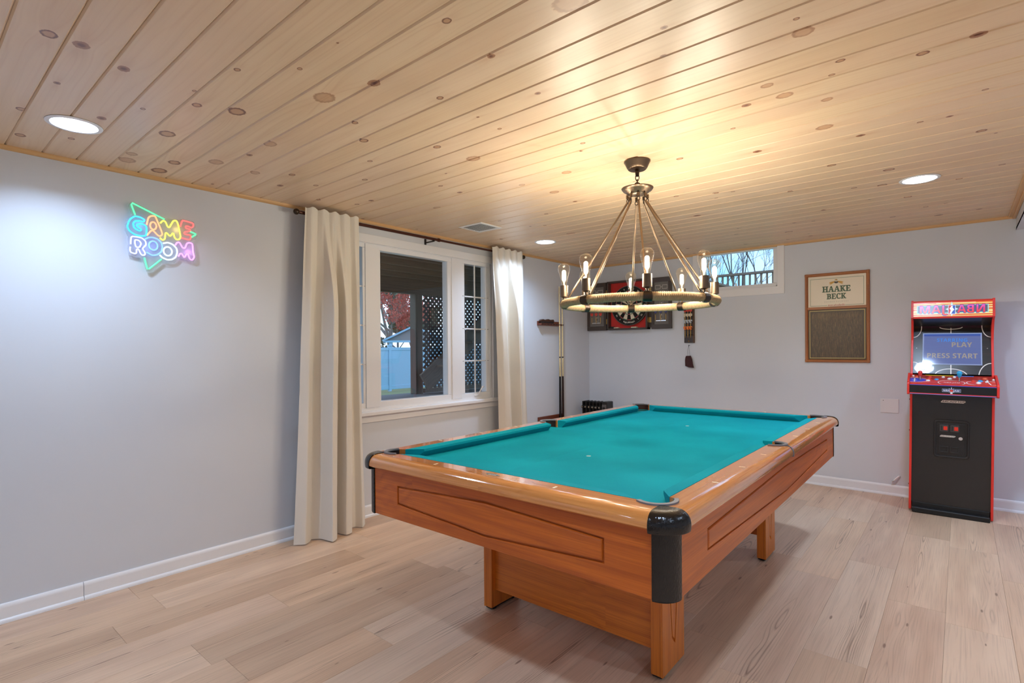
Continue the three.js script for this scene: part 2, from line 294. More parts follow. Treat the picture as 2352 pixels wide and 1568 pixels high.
// ---------------------------------------------------------------- the wide window
{
  const w = structure('window_1', 'wide white window with a picture pane between two casements', 'window');
  const F = M.vinyl;
  // casing on the wall, head and jambs of the opening
  put('casing', [span(-0.005, 0.012, WIN.y1 - 0.03, WIN.y1 + 0.035, WIN.z0 - 0.05, WIN.z1 + 0.05, 0.003), span(-0.005, 0.012, WIN.y0, WIN.y1, WIN.z0 - 0.05, WIN.z0 + 0.01, 0.003), span(-0.005, 0.012, WIN.y0, WIN.y1, WIN.z1 - 0.01, WIN.z1 + 0.05, 0.003)], M.trim, w);
  put('frame', [span(-0.097, -0.008, WIN.y1 - 0.035, WIN.y1 - 0.001, WIN.z0, WIN.z1), span(-0.097, -0.012, WIN.y0, WIN.y0 + 0.03, WIN.z0, WIN.z1), span(-0.097, -0.012, WIN.y0 + 0.03, WIN.y1 - 0.035, WIN.z0, WIN.z0 + 0.035), span(-0.097, -0.012, WIN.y0 + 0.03, WIN.y1 - 0.035, WIN.z1 - 0.035, WIN.z1)], F, w);
  for (const z of [2.2245, 3.128]) put('mullion', span(-0.096, -0.006, WIN.y0 + 0.03, WIN.y1 - 0.035, z - 0.062, z + 0.062, 0.003), F, w);
  put('sill', span(-0.03, 0.045, WIN.y0 - 0.026, WIN.y0 + 0.006, WIN.z0 - 0.07, WIN.z1 + 0.07, 0.008), M.trim, w);
  put('apron', span(0.0, 0.012, WIN.y0 - 0.08, WIN.y0 - 0.024, WIN.z0 - 0.05, WIN.z1 + 0.05, 0.003), M.trim, w);
  function sash(z0, z1, y0, y1, grid) {                                          // pane edges z0..z1, y0..y1
    const s = put('sash', [span(-0.085, -0.016, y1, y1 + 0.042, z0 - 0.05, z1 + 0.05, 0.004), span(-0.085, -0.016, y0 - 0.045, y0, z0 - 0.05, z1 + 0.05, 0.004), span(-0.085, -0.016, y0, y1, z0 - 0.05, z0, 0.004), span(-0.085, -0.016, y0, y1, z1, z1 + 0.05, 0.004)], F, w);
    put('pane', span(-0.038, -0.034, y0 - 0.01, y1 + 0.01, z0 - 0.01, z1 + 0.01), M.glass, s);
    if (grid) {
      const zc = (z0 + z1) / 2; put('muntin', span(-0.033, -0.024, y0, y1, zc - 0.006, zc + 0.006, 0.002), F, s);
      for (let k = 1; k < 4; k++) { const y = y0 + (y1 - y0) * k / 4; put('muntin', span(-0.033, -0.025, y - 0.006, y + 0.006, z0, z1, 0.002), F, s); put('clip', [between([-0.026, y, z0 + 0.01], [-0.013, y, z0 - 0.03], 0.003), between([-0.026, y, z1 - 0.01], [-0.013, y, z1 + 0.03], 0.003)], M.chrome, s); }
      const h = put('crank', [span(-0.034, -0.008, y0 - 0.036, y0 - 0.014, zc - 0.04, zc + 0.03, 0.006), tube([[-0.012, y0 - 0.02, zc - 0.01], [0.004, y0 - 0.01, zc - 0.015], [0.01, y0 + 0.03, zc - 0.04], [0.012, y0 + 0.05, zc - 0.055]], 0.006, 12, 8), between([0.008, y0 + 0.05, zc - 0.052], [0.026, y0 + 0.055, zc - 0.06], 0.008)], M.white, s);
    }
  }
  sash(1.832, 2.118, 0.868, 2.066, true); sash(2.331, 3.046, 0.873, 2.060, false); sash(3.21, 3.496, 0.868, 2.066, true);
  put('lock', span(-0.03, -0.012, 0.9, 0.98, 3.165, 3.185, 0.005), M.white, w);
}
// ---------------------------------------------------------------- the small hopper window
{
  const w = structure('window_2', 'small white basement window high in the dartboard wall', 'window');
  const F = M.vinyl, a = 1.299, b = 2.188, t = CEIL - 0.002;
  put('casing', [span(a, b, 1.79, HOP.y0 + 0.005, -0.004, 0.014, 0.003), span(a, HOP.x0 + 0.005, HOP.y0, t, -0.004, 0.014, 0.003), span(HOP.x1 - 0.005, b, HOP.y0, t, -0.004, 0.014, 0.003)], M.trim, w);
  put('frame', [span(HOP.x0, HOP.x1, HOP.y0, HOP.y0 + 0.02, -0.097, -0.01), span(HOP.x0, HOP.x0 + 0.02, HOP.y0, t, -0.097, -0.01), span(HOP.x1 - 0.02, HOP.x1, HOP.y0, t, -0.097, -0.01), span(HOP.x0, HOP.x1, 2.25, t, -0.097, -0.01)], F, w);
  const s = put('sash', [span(1.38, 2.11, HOP.y0 + 0.02, 1.9, -0.07, -0.02, 0.004), span(1.38, 1.408, 1.9, 2.238, -0.07, -0.02, 0.004), span(2.083, 2.11, 1.9, 2.238, -0.07, -0.02, 0.004), span(1.38, 2.11, 2.238, 2.25, -0.07, -0.02, 0.003)], F, w);
  put('pane', span(1.4, 2.09, 1.89, 2.245, -0.04, -0.036), M.glass, s);
  put('latch', [span(1.71, 1.77, 1.88, 1.898, -0.022, -0.004, 0.005), span(1.73, 1.745, 1.89, 1.925, -0.012, 0.006, 0.004)], M.white, s);
}

// ---------------------------------------------------------------- outside, seen through the wide window
M.deckWood = mat('#ffffff', 0.8, { map: woodTexture(512, 256, 1.5, 0.4, [128, 110, 94], [84, 70, 60], 121) });
M.fence = mat(rgb(158, 188, 206), 0.4);
M.lattice = mat(rgb(86, 80, 78), 0.8);
{
  const gr = structure('ground', 'dark patio and autumn lawn outside the window', 'ground');
  put('patio', span(-3.3, -0.2, 0.2, 0.58, -6, 8), mat(rgb(110, 106, 104), 0.9), gr);
  put('lawn', span(-60, -3.3, -0.5, -0.4, -60, 30), mat(rgb(128, 132, 92), 0.95), gr);
  put('back_yard', span(-3.3, 30, -0.5, -0.4, -60, -0.2), mat(rgb(128, 132, 92), 0.95), gr);
  const d = thing('raised_deck', 'dark timber deck with lattice and stair seen through the picture window', 'deck');
  put('decking', span(-3.2, -0.2, 2.52, 2.56, -6, 7), M.deckWood, d);
  for (const x of [-0.5, -0.9, -1.3, -1.72, -2.14, -2.56]) put('joist', span(x - 0.02, x + 0.02, 2.30, 2.52, -6, 7, 0, 'z'), M.deckWood, d);
  put('rim_beam', span(-3.12, -3.02, 2.14, 2.40, -6, 7, 0, 'z'), M.deckWood, d);
  put('rim_board', span(-3.2, -3.14, 2.3, 2.56, -6, 7, 0, 'z'), M.deckWood, d);
  for (const z of [0.16, 4.2, -3.4]) put('post', span(-3.14, -3.0, 0.58, 2.14, z - 0.07, z + 0.07, 0.006, 'y'), M.deckWood, d);
  // lattice: crossed strips in a frame
  const l = d;
  const z0 = -2.6, z1 = 0.06, y0 = 0.66, y1 = 2.14, pitch = 0.088, strips = [[], []];
  const clipLine = (c, s) => { const pts = []; for (let q = -6; q < 6; q += 0.01) { const z = q, y = c + s * q; if (z > z0 && z < z1 && y > y0 && y < y1) pts.push([z, y]); } return pts.length > 1 ? [pts[0], pts[pts.length - 1]] : null; };
  for (const s of [-1, 1]) for (let c = -6; c < 8; c += pitch) { const q = clipLine(c, s); if (!q) continue; const g = new THREE.BoxGeometry(0.008, 0.036, Math.hypot(q[1][0] - q[0][0], q[1][1] - q[0][1])); g.rotateX(-s * Math.PI / 4); g.translate(-3.02 + s * 0.006, (q[0][1] + q[1][1]) / 2, (q[0][0] + q[1][0]) / 2); strips[(s + 1) / 2].push(g); }
  for (const set of strips) { const m = put('lattice_strips', set, M.lattice, l); m.userData.kind = 'stuff'; }
  put('lattice_rail', span(-3.05, -2.99, y0 - 0.07, y0, z0, z1), M.deckWood, l);
  const st = d;
  { const g = span(-0.02, 0.02, -0.15, 0.15, -1.7, 1.7, 0, 'z'); g.rotateX(0.6); g.translate(-2.86, 1.72, -1.22); put('stringer', g, M.deckWood, st); for (let k = 0; k < 5; k++) put('tread', span(-2.84, -2.6, 1.0 + k * 0.19, 1.03 + k * 0.19, -0.32 - k * 0.277, -0.06 - k * 0.277), M.deckWood, st); }
  // white vinyl fence
  const fe = thing('vinyl_fence', 'white vinyl privacy fence across the yard', 'fence');
  const FX = -14;
  for (let k = 0; k < 13; k++) { const z = -25.5 + k * 2.0; put('post', [span(FX - 0.06, FX + 0.06, -0.4, 1.42, z - 0.06, z + 0.06, 0.01)], M.fence, fe); put('post_cap', span(FX - 0.075, FX + 0.075, 1.42, 1.46, z - 0.075, z + 0.075, 0.01), M.fence, fe); put('panel', [span(FX - 0.02, FX + 0.02, -0.3, 1.34, z + 0.07, z + 1.93)], M.fence, fe); put('top_rail', span(FX - 0.035, FX + 0.035, 1.24, 1.36, z + 0.06, z + 1.94, 0.008), M.fence, fe); put('bottom_rail', span(FX - 0.035, FX + 0.035, -0.32, -0.16, z + 0.06, z + 1.94, 0.008), M.fence, fe); }
  // pavilion roof behind the fence
  const pv = thing('pavilion', 'small gabled pavilion roof behind the white fence', 'pavilion', [-17.0, 0, -11.2], 0.72);
  { const gb = extrude([[-1.45, 1.7], [1.45, 1.7], [0, 2.38]], 1.6); gb.translate(0, 0, -1.7); put('gable', gb, mat(rgb(150, 138, 132), 0.9), pv);
    for (const q of [-1, 1]) { const g = span(-0.84, 0.84, -0.04, 0.04, -1.75, 0.02); g.rotateZ(-q * 0.438); g.translate(q * 0.76, 2.06, 0); put('roof_slope', g, M.fence, pv); }
    put('eave', span(-1.5, 1.5, 1.62, 1.72, -0.1, -0.02), M.fence, pv);
    for (const x of [-1.15, 1.15]) put('post', span(x - 0.07, x + 0.07, -0.4, 1.64, -0.2, -0.06), M.fence, pv); }
}
// trees: trunk, branches and, for some, leaves as one stuff part
M.bark = mat(rgb(136, 124, 114), 0.9); M.barkDark = mat(rgb(92, 82, 78), 0.9);
function tree(name, label, [x, y, z], h, seed, { spread = 0.5, depth = 5, leaf, leaves = 0, leafSize = 0.1, twig = M.bark, trunkR = 0.11, lean = 0, first = 0.3, thin = 0.62, rise = 0.12, grow: gl = 0.6 } = {}) {
  const r = rng(seed), t = thing(name, label, 'tree', [x, y, z]), limbs = [], tips = [];
  (function grow(a, dir, len, rad, d) {
    const b = a.clone().addScaledVector(dir, len); limbs.push(between(a.toArray(), b.toArray(), rad, d > 3 ? 6 : 3, rad * 0.75));
    if (d <= 2) for (let k = 0; k < 3; k++) tips.push(a.clone().lerp(b, r()));
    if (d === 0) return;
    const n = d === depth ? 4 : 2 + (r() < 0.6 ? 1 : 0);
    for (let k = 0; k < n; k++) {
      const ax = new THREE.Vector3(r() - 0.5, r() * 0.4 - 0.2, r() - 0.5).normalize(), nd = dir.clone().applyAxisAngle(ax, spread * (0.5 + r())).normalize();
      nd.y += rise; nd.normalize(); const s = d === depth ? a.clone().lerp(b, first + (1 - first) * (k + 1) / n) : b;
      grow(s, nd, len * (gl + 0.25 * r()), rad * thin, d - 1);
    }
  })(new THREE.Vector3(), new THREE.Vector3(lean, 1, lean * 0.5).normalize(), h * 0.42, trunkR, depth);
  put('trunk', limbs[0], twig, t); const b = put('branches', limbs.slice(1), twig, t); b.userData.kind = 'stuff';
  if (leaf) {
    const g = new THREE.PlaneGeometry(leafSize, leafSize * 0.7); const im = new THREE.InstancedMesh(g, leaf, leaves); im.name = 'leaves'; im.userData.kind = 'stuff'; im.castShadow = im.receiveShadow = true;
    const m = new THREE.Matrix4(), q = new THREE.Quaternion(), e = new THREE.Euler(), s = new THREE.Vector3(1, 1, 1), c = new THREE.Color();
    for (let k = 0; k < leaves; k++) { const p = tips[Math.floor(r() * tips.length)].clone().add(new THREE.Vector3((r() - 0.5), (r() - 0.5) * 0.7, (r() - 0.5)).multiplyScalar(h * 0.09)); q.setFromEuler(e.set(r() * 6, r() * 6, r() * 6)); m.compose(p, q, s.setScalar(0.6 + r() * 0.8)); im.setMatrixAt(k, m); im.setColorAt(k, c.setScalar(0.6 + 0.4 * r())); }
    t.add(im);
  }
  return t;
}
const redLeaf = mat(rgb(228, 112, 88), 0.8, { side: THREE.DoubleSide, transmission: 0.3, thickness: 0 }), greenLeaf = mat(rgb(138, 140, 112), 0.8, { side: THREE.DoubleSide });
tree('maple_tree', 'red-leaved autumn tree beyond the white fence', [-20.5, -0.4, -12.4], 6.4, 12, { leaf: redLeaf, leaves: 11000, leafSize: 0.085, spread: 0.95, first: 0.02, twig: M.bark });
tree('woodland_tree', 'tall grey-trunked woodland tree behind the red autumn tree', [-30, -0.4, -19.6], 11, 3, { leaf: greenLeaf, leaves: 9000, leafSize: 0.16, spread: 0.6, trunkR: 0.2, first: 0.02, twig: mat(rgb(168, 158, 150), 0.9) });
tree('evergreen_shrub', 'dense grey-green evergreen shrub behind the white fence', [-25.5, -0.4, -16.8], 5.2, 70, { leaf: greenLeaf, leaves: 14000, leafSize: 0.15, spread: 1.0, first: 0.0, trunkR: 0.1 });

// ---------------------------------------------------------------- outside, seen through the small window
{
  const d = thing('deck_railing', 'timber deck railing with square balusters outside the small window', 'railing');
  const Z = -7, top = 2.955, m = M.deckWood;
  put('top_rail', span(-4.2, 2.4, top - 0.05, top, Z - 0.06, Z + 0.06, 0.005), m, d); put('bottom_rail', span(-4.2, 2.4, top - 0.84, top - 0.78, Z - 0.03, Z + 0.03), m, d);
  for (let k = 0; k < 54; k++) { const x = -4.1 + k * 0.12; put('baluster', span(x - 0.018, x + 0.018, top - 0.8, top - 0.04, Z - 0.018, Z + 0.018), m, d); }
  put('platform', span(-4.2, 2.4, top - 1.2, top - 0.95, Z - 3, Z + 0.1), m, d);
  for (const x of [-4.1, -1.8, 0.9, 2.3]) put('post', span(x - 0.05, x + 0.05, -0.4, top - 0.06, Z - 0.05, Z + 0.05), m, d);
}
['leafless winter tree behind the deck railing, the most branched', 'leafless winter tree behind the deck railing at the corner of the pane', 'leafless winter tree far behind the deck railing, beside the chandelier bulbs'].forEach((label, k) => { const [x, z, h, s] = [[-2.9, -16, 5.8, 17], [-0.4, -13.4, 5.2, 36], [-6.6, -22, 6.6, 51]][k]; tree('bare_tree', label, [x, -0.4, z], h, s, { spread: 0.42, depth: 8, twig: M.barkDark, trunkR: 0.05, first: 0.2, thin: 0.66, rise: 0.22, grow: 0.58 }); });
// ---------------------------------------------------------------- the pool table
const feltBump = dataTexture(256, 256, (i, j) => 110 + 70 * vnoise(i * 0.9, j * 0.9, 5) + 50 * vnoise(i * 0.31, j * 0.31, 6), { srgb: false, repeat: [9, 9] });
const feltTone = dataTexture(512, 512, (i, j) => { const n = fbm(i / 60, j / 60, 201, 4), f = vnoise(i * 0.8, j * 0.8, 9); return mix3([0, 141, 156], [2, 153, 170], clamp(0.5 + 1.1 * (n - 0.5) + 0.25 * (f - 0.5))); }, { repeat: [0.7, 0.7] });
M.felt = mat('#ffffff', 0.92, { map: feltTone, bumpMap: feltBump, bumpScale: 0.0006, sheen: 0.25, sheenRoughness: 0.5, sheenColor: rgb(40, 180, 200), specularIntensity: 0.25 });
const railTex = woodTexture(2048, 512, 2.2, 0.35, [228, 154, 84], [186, 108, 46], 141, { rings: 30, streak: 0.5 });
const cabTex = woodTexture(2048, 512, 2.2, 0.45, [208, 106, 26], [152, 66, 10], 171, { rings: 16, streak: 0.7, warp: 0.09 });
const legTex = woodTexture(1024, 512, 1.6, 0.45, [220, 126, 34], [168, 80, 14], 191, { rings: 18, streak: 0.6, warp: 0.09 });
const scratch = dataTexture(512, 512, (i, j) => { const n = fbm(i / 18, j / 160, 301, 3); return 40 + 60 * n + (vnoise(i * 0.7, j * 0.7, 302) > 0.965 ? 90 : 0); }, { srgb: false, repeat: [1.6, 1.6] });
M.rail = mat('#ffffff', 0.5, { map: railTex, roughnessMap: scratch, clearcoat: 1, clearcoatRoughness: 0.05 });
M.cabinet = mat('#ffffff', 0.45, { map: cabTex, clearcoat: 0.2, clearcoatRoughness: 0.12 });
M.leg = mat('#ffffff', 0.42, { map: legTex, clearcoat: 0.3, clearcoatRoughness: 0.2 });
const leather = dataTexture(256, 256, (i, j) => { const n = fbm(i / 5, j / 5, 411, 2); return 255 * clamp(n); }, { srgb: false, repeat: [14, 14] });
const pebble = leather.clone(); pebble.repeat.set(0.8, 1.6); pebble.needsUpdate = true;
const pebbleCap = leather.clone(); pebbleCap.repeat.set(0.9, 0.7); pebbleCap.needsUpdate = true;
M.capGloss = mat(rgb(20, 17, 16), 0.16, { bumpMap: pebbleCap, bumpScale: 0.0006, side: THREE.DoubleSide });
M.postBlack = mat(rgb(26, 20, 17), 0.3, { bumpMap: pebble, bumpScale: 0.0014, side: THREE.DoubleSide });
M.pocketGrey = mat(rgb(112, 112, 118), 0.35);
M.pocketDark = mat(rgb(46, 22, 18), 0.6);
{
  const T = thing('pool_table', 'honey wooden pool table with teal cloth and black corner caps', 'pool table', [2.13, 0, 2.835], 0.01);
  const HX = 0.715, HZ = 1.335, RC = 0.06, YB = 0.556, YR = 0.766, YT = 0.815;
  const PC = [[0.621, 1.228], [0.653, 0]], PR = 0.058;
  const pockets = []; for (const s of [-1, 1]) { for (const q of [-1, 1]) pockets.push([s * PC[0][0], q * PC[0][1], Math.atan2(q, s)]); pockets.push([s * PC[1][0], 0, s > 0 ? 0 : Math.PI]); }
  // cloth bed with six pocket holes
  { const holes = pockets.map(([x, z]) => { const h = new THREE.Path(); h.absarc(x, z, PR - 0.002, 0, Math.PI * 2, true); return h; });
    const g = extrude(rectPath(-0.688, 0.688, -1.295, 1.295), 0.02, { holes, curve: 32 }); g.rotateX(Math.PI / 2); g.translate(0, 0.772, 0); put('cloth_bed', metres(g, 'z'), M.felt, T); }
  // wooden rails, cut round the pockets
  const prof = () => { const s = new THREE.Shape(); s.moveTo(-0.076, YR); s.lineTo(-0.076, YT - 0.002); s.lineTo(-0.074, YT); s.lineTo(-0.014, YT); s.quadraticCurveTo(0.016, YT - 0.001, 0.026, YT - 0.022); s.quadraticCurveTo(0.031, YT - 0.034, 0.029, YR + 0.004); s.lineTo(0.025, YR); return s; };
  const ev = new Evaluator(), cut = pockets.map(([x, z]) => { const b = new Brush(new THREE.CylinderGeometry(PR, PR, 0.2, 40)); b.position.set(x, 0.8, z); b.updateMatrixWorld(); return b; });
  function rail(len, ang, cx, cz, sights, du) {                                    // profile x points outwards; length along local z before turning
    let g = extrude(prof(), len, { grain: 'z' }); g.translate(0, 0, -len / 2); g = metres(g, 'z', du, du * 1.7); g.rotateY(ang); g.translate(cx, 0, cz);
    let b = new Brush(g, M.rail); b.updateMatrixWorld();
    pockets.forEach(([x, z], n) => { if (Math.abs(x - cx) < Math.abs(Math.sin(ang)) * len / 2 + 0.2 && Math.abs(z - cz) < Math.abs(Math.cos(ang)) * len / 2 + 0.2) { b = ev.evaluate(b, cut[n], SUBTRACTION); b.updateMatrixWorld(); } });
    b.geometry.clearGroups?.(); const m = put('rail', b.geometry, M.rail, T);
    for (const [x, z] of sights) { const along = Math.abs(Math.sin(ang)) > 0.5; put('sight', along ? span(x - 0.004, x + 0.004, YT - 0.001, YT + 0.0006, z - 0.011, z + 0.011) : span(x - 0.011, x + 0.011, YT - 0.001, YT + 0.0006, z - 0.004, z + 0.004), M.ivory, m); }
    return m;
  }
  const eighth = 2.424 / 8, zl = HZ - RC;
  for (const s of [-1, 1]) {
    for (const q of [-1, 1]) rail(zl - 0.004, s > 0 ? 0 : Math.PI, s * HX, q * (zl + 0.004) / 2, [1, 2, 3].map(k => [s * 0.69, q * k * eighth]), 0.3 * s + q);
    const r = rail(2 * (HX - RC), s > 0 ? -Math.PI / 2 : Math.PI / 2, 0, s * HZ, [[-0.2935, s * 1.3], [0.2935, s * 1.3]], 2.2 * s);
    if (s > 0) { const oval = new THREE.Shape(); oval.absellipse(0, 0, 0.036, 0.013, 0, Math.PI * 2); const g = new THREE.ExtrudeGeometry(oval, { depth: 0.0008, bevelEnabled: false, curveSegments: 30 }); g.rotateX(-Math.PI / 2); g.translate(0.01, YT, 1.296);
      const uv = g.attributes.uv, p = g.attributes.position; for (let i = 0; i < p.count; i++) uv.setXY(i, (p.getX(i) + 0.026) / 0.072, (1.309 - p.getZ(i)) / 0.026);
      put('emblem', g, mat('#ffffff', 0.4, { map: canvasTexture(256, 96, (c, W, H) => { c.fillStyle = '#b98f5e'; c.fillRect(0, 0, W, H); c.fillStyle = '#2c3550'; c.beginPath(); c.ellipse(W / 2, H / 2, 118, 40, 0, 0, 7); c.fill(); c.strokeStyle = '#c9c4b4'; c.lineWidth = 5; c.beginPath(); c.ellipse(W / 2, H / 2, 106, 33, 0, 0, 7); c.stroke(); c.fillStyle = '#d8d4c6'; for (const x of [70, 100, 130, 160, 186]) { c.beginPath(); c.moveTo(x - 12, 66); c.lineTo(x, 30); c.lineTo(x + 12, 66); c.closePath(); c.fill(); } }) }), r); }
  }
  // cloth cushions: nose, slope and angled facings
  function cushion(P) {                                                             // P(o, s, y): o outward, s along
    const sec = [[0.0, 1, YT + 0.0006], [-0.05, 0, YT - 0.003], [-0.05, 0, YT - 0.014], [-0.024, 0.5, 0.7722], [0, 1, 0.7722]];
    const ends = [-1, 1].map(e => sec.map(([o, k, y]) => P(o, k, e, y))), V = [];
    const tri = (a, b, c) => V.push(...a, ...b, ...c);
    for (let k = 0; k < 5; k++) { const m = (k + 1) % 5; tri(ends[0][k], ends[0][m], ends[1][m]); tri(ends[0][k], ends[1][m], ends[1][k]); }
    for (let k = 1; k < 4; k++) { tri(ends[0][0], ends[0][k + 1], ends[0][k]); tri(ends[1][0], ends[1][k], ends[1][k + 1]); }
    const g = new THREE.BufferGeometry(); g.setAttribute('position', new THREE.Float32BufferAttribute(V, 3)); g.computeVertexNormals(); return metres(g, 'z');
  }
  for (const s of [-1, 1]) {
    for (const q of [-1, 1]) put('cushion', cushion((o, k, e, y) => [s * (0.639 + o), y, q * (e > 0 ? 1.104 + 0.072 * k : 0.082 - 0.02 * k)]), M.felt, T);
    put('cushion', cushion((o, k, e, y) => [e * (0.497 + 0.072 * k), y, s * (1.259 + o)]), M.felt, T);
  }
  // pockets: dark leather throat and a grey rim
  for (const [x, z, a] of pockets) {
    const c = z !== 0;
    const p = put('pocket', [(() => { const g = new THREE.LatheGeometry([[PR - 0.0015, 0.7705], [0.052, 0.70], [0.03, 0.675], [0, 0.67]].map(q => new THREE.Vector2(...q)), 32); g.translate(x, 0, z); return g; })()], mat(rgb(46, 22, 18), 0.6, { side: THREE.DoubleSide }), T);
    const half = c ? 1.5 : 1.62; { const w = new THREE.CylinderGeometry(PR - 0.0008, PR - 0.0008, 0.045, 28, 1, true, Math.PI / 2 - a - half - 0 , 2 * half); w.translate(x, 0.793, z); put('throat', w, mat(rgb(46, 22, 18), 0.6, { side: THREE.DoubleSide }), p); }
    const arc = c ? 1.45 : 1.62, s = new THREE.Shape(); s.absarc(0, 0, PR + 0.007, -arc, arc, false); s.absarc(0, 0, PR - 0.005, arc, -arc, true);
    const g = new THREE.ExtrudeGeometry(s, { depth: 0.006, bevelEnabled: true, bevelThickness: 0.0015, bevelSize: 0.0015, bevelSegments: 2, curveSegments: 36 });
    g.rotateX(-Math.PI / 2); g.rotateY(-a); g.translate(x, YT - 0.002, z); put('rim', g, M.pocketGrey, p);
    if (!c) { const sg = Math.sign(x), strip = extrude((() => { const h = new THREE.Shape(); h.moveTo(-0.006, YT + 0.002); h.lineTo(-0.014, YT + 0.003); h.quadraticCurveTo(0.018, YT + 0.002, 0.0285, YT - 0.021); h.quadraticCurveTo(0.034, YT - 0.034, 0.0315, YR - 0.002); h.lineTo(0.022, YR - 0.002); h.lineTo(0.022, YT - 0.03); return h; })(), 0.011); strip.translate(0, 0, -0.0055); if (sg < 0) strip.rotateY(Math.PI); strip.translate(sg * HX, 0, 0); put('rail_strip', strip, M.pocketGrey, p); }
  }
  // cloth spots
  for (const q of [-1, 1]) put('spot', cyl(0.011, 0.011, 0.0006, 0, 0.772, q * 0.606, 20), mat(rgb(170, 200, 200), 0.8), T);
  // corner caps and columns
  for (const sx of [-1, 1]) for (const sz of [-1, 1]) {
    const cx = sx * (HX - RC), cz = sz * (HZ - RC), from = sx > 0 ? (sz > 0 ? 0 : Math.PI / 2) : (sz > 0 ? -Math.PI / 2 : Math.PI);
    const L = pts => { const g = new THREE.LatheGeometry(pts.map(q => new THREE.Vector2(...q)), 14, from, Math.PI / 2); g.translate(cx, 0, cz); return g; };
    put('corner_cap', L(new THREE.SplineCurve([[0.058, 0.753], [0.086, 0.7545], [0.091, 0.762], [0.0918, 0.78], [0.089, 0.793], [0.082, 0.805], [0.07, 0.8135], [0.055, 0.817], [0.03, 0.8174], [0.004, 0.8174]].map(q => new THREE.Vector2(...q))).getPoints(36).map(q => [q.x, q.y])), M.capGloss, T);
    put('corner_post', L([[0.03, YB - 0.002], [RC + 0.002, YB - 0.002], [RC + 0.0035, YB + 0.004], [RC + 0.0035, 0.765]]), M.postBlack, T);
  }
  // aprons with a six-sided routed panel
  function apron(half, hexHalf, ya, yb, yc, yd, ang, dist, du) {
    const hex = i => { const k = i * 0.9; return [[-hexHalf + i, ya + k], [0, yc + i], [hexHalf - i, ya + k], [hexHalf - i, yb - k], [0, yd - i], [-hexHalf + i, yb - k]]; };
    const place = g => { g = metres(g, 'x', du, du); g.rotateY(ang); g.translate(Math.sin(ang) * dist, 0, Math.cos(ang) * dist); return g; };
    const board = extrude(rectPath(-half, half, YB, YR + 0.004), 0.016, { holes: [hex(0)], bevel: 0.003 }); board.translate(0, 0, -0.016);
    const back = span(-half, half, YB, YR + 0.004, -0.03, -0.0095);
    const a = put('apron', [place(board), place(back)], M.cabinet, T);
    const inner = extrude(hex(0.007), 0.0135, { bevel: 0.006 }); inner.translate(0, 0, -0.0125); put('panel', place(inner), M.cabinet, a);
  }
  for (const s of [0, 1]) { apron(HX - RC, 0.498, 0.622, 0.7, 0.594, 0.725, s * Math.PI, HZ, s * 3 + 0.4); apron(HZ - RC, 1.055, 0.628, 0.7, 0.596, 0.722, Math.PI / 2 + s * Math.PI, HX, s * 2 + 1.3); }
  put('underside', span(-HX + 0.03, HX - 0.03, YB + 0.01, YB + 0.03, -HZ + 0.03, HZ - 0.03), M.cabinet, T);
  // legs with a routed V, levelling feet and the panels between them
  for (const sx of [-1, 1]) for (const sz of [-1, 1]) {
    const z0 = 0.625, z1 = 0.835, zc = sz * 0.73, w = 0.21;
    const outer = [[-0.06, 0.55], [-0.058, 0.5], [-0.015, 0.128], [0.015, 0.1], [0.058, 0.5], [0.06, 0.55]], innerV = [[-0.0535, 0.55], [-0.0515, 0.5], [-0.0095, 0.137], [0.0095, 0.119], [0.0515, 0.5], [0.0535, 0.55]];
    const skin = extrude(rectPath(-w / 2, w / 2, 0.014, YB + 0.008), 0.008, { holes: [outer], grain: 'y' }); const fit = g => { g.rotateY(sx * Math.PI / 2); g.translate(sx * 0.463, 0, zc); return g; }; skin.translate(0, 0, -0.008);
    const l = put('leg', [fit(skin), span(sx > 0 ? 0.413 : -0.456, sx > 0 ? 0.456 : -0.413, 0.014, YB + 0.012, zc - w / 2, zc + w / 2, 0.003, 'y')], M.leg, T);
    const iv = extrude(innerV, 0.0075, { grain: 'y' }); iv.translate(0, 0, -0.0078); put('wedge', fit(iv), M.leg, l);
    put('foot', [cyl(0.018, 0.018, 0.018, sx * 0.437, 0, zc - 0.07, 16), cyl(0.018, 0.018, 0.018, sx * 0.437, 0, zc + 0.07, 16), span(sx * 0.437 - 0.02, sx * 0.437 + 0.02, 0.006, 0.0145, zc - 0.1, zc + 0.1, 0.003)], M.rubber, l);
  }
  for (const s of [-1, 1]) put('end_panel', metres(span(-0.414, 0.414, 0.097, YB + 0.012, s > 0 ? 0.788 : -0.808, s > 0 ? 0.808 : -0.788, 0.002), 'x', s * 1.4, s), M.leg, T);
}
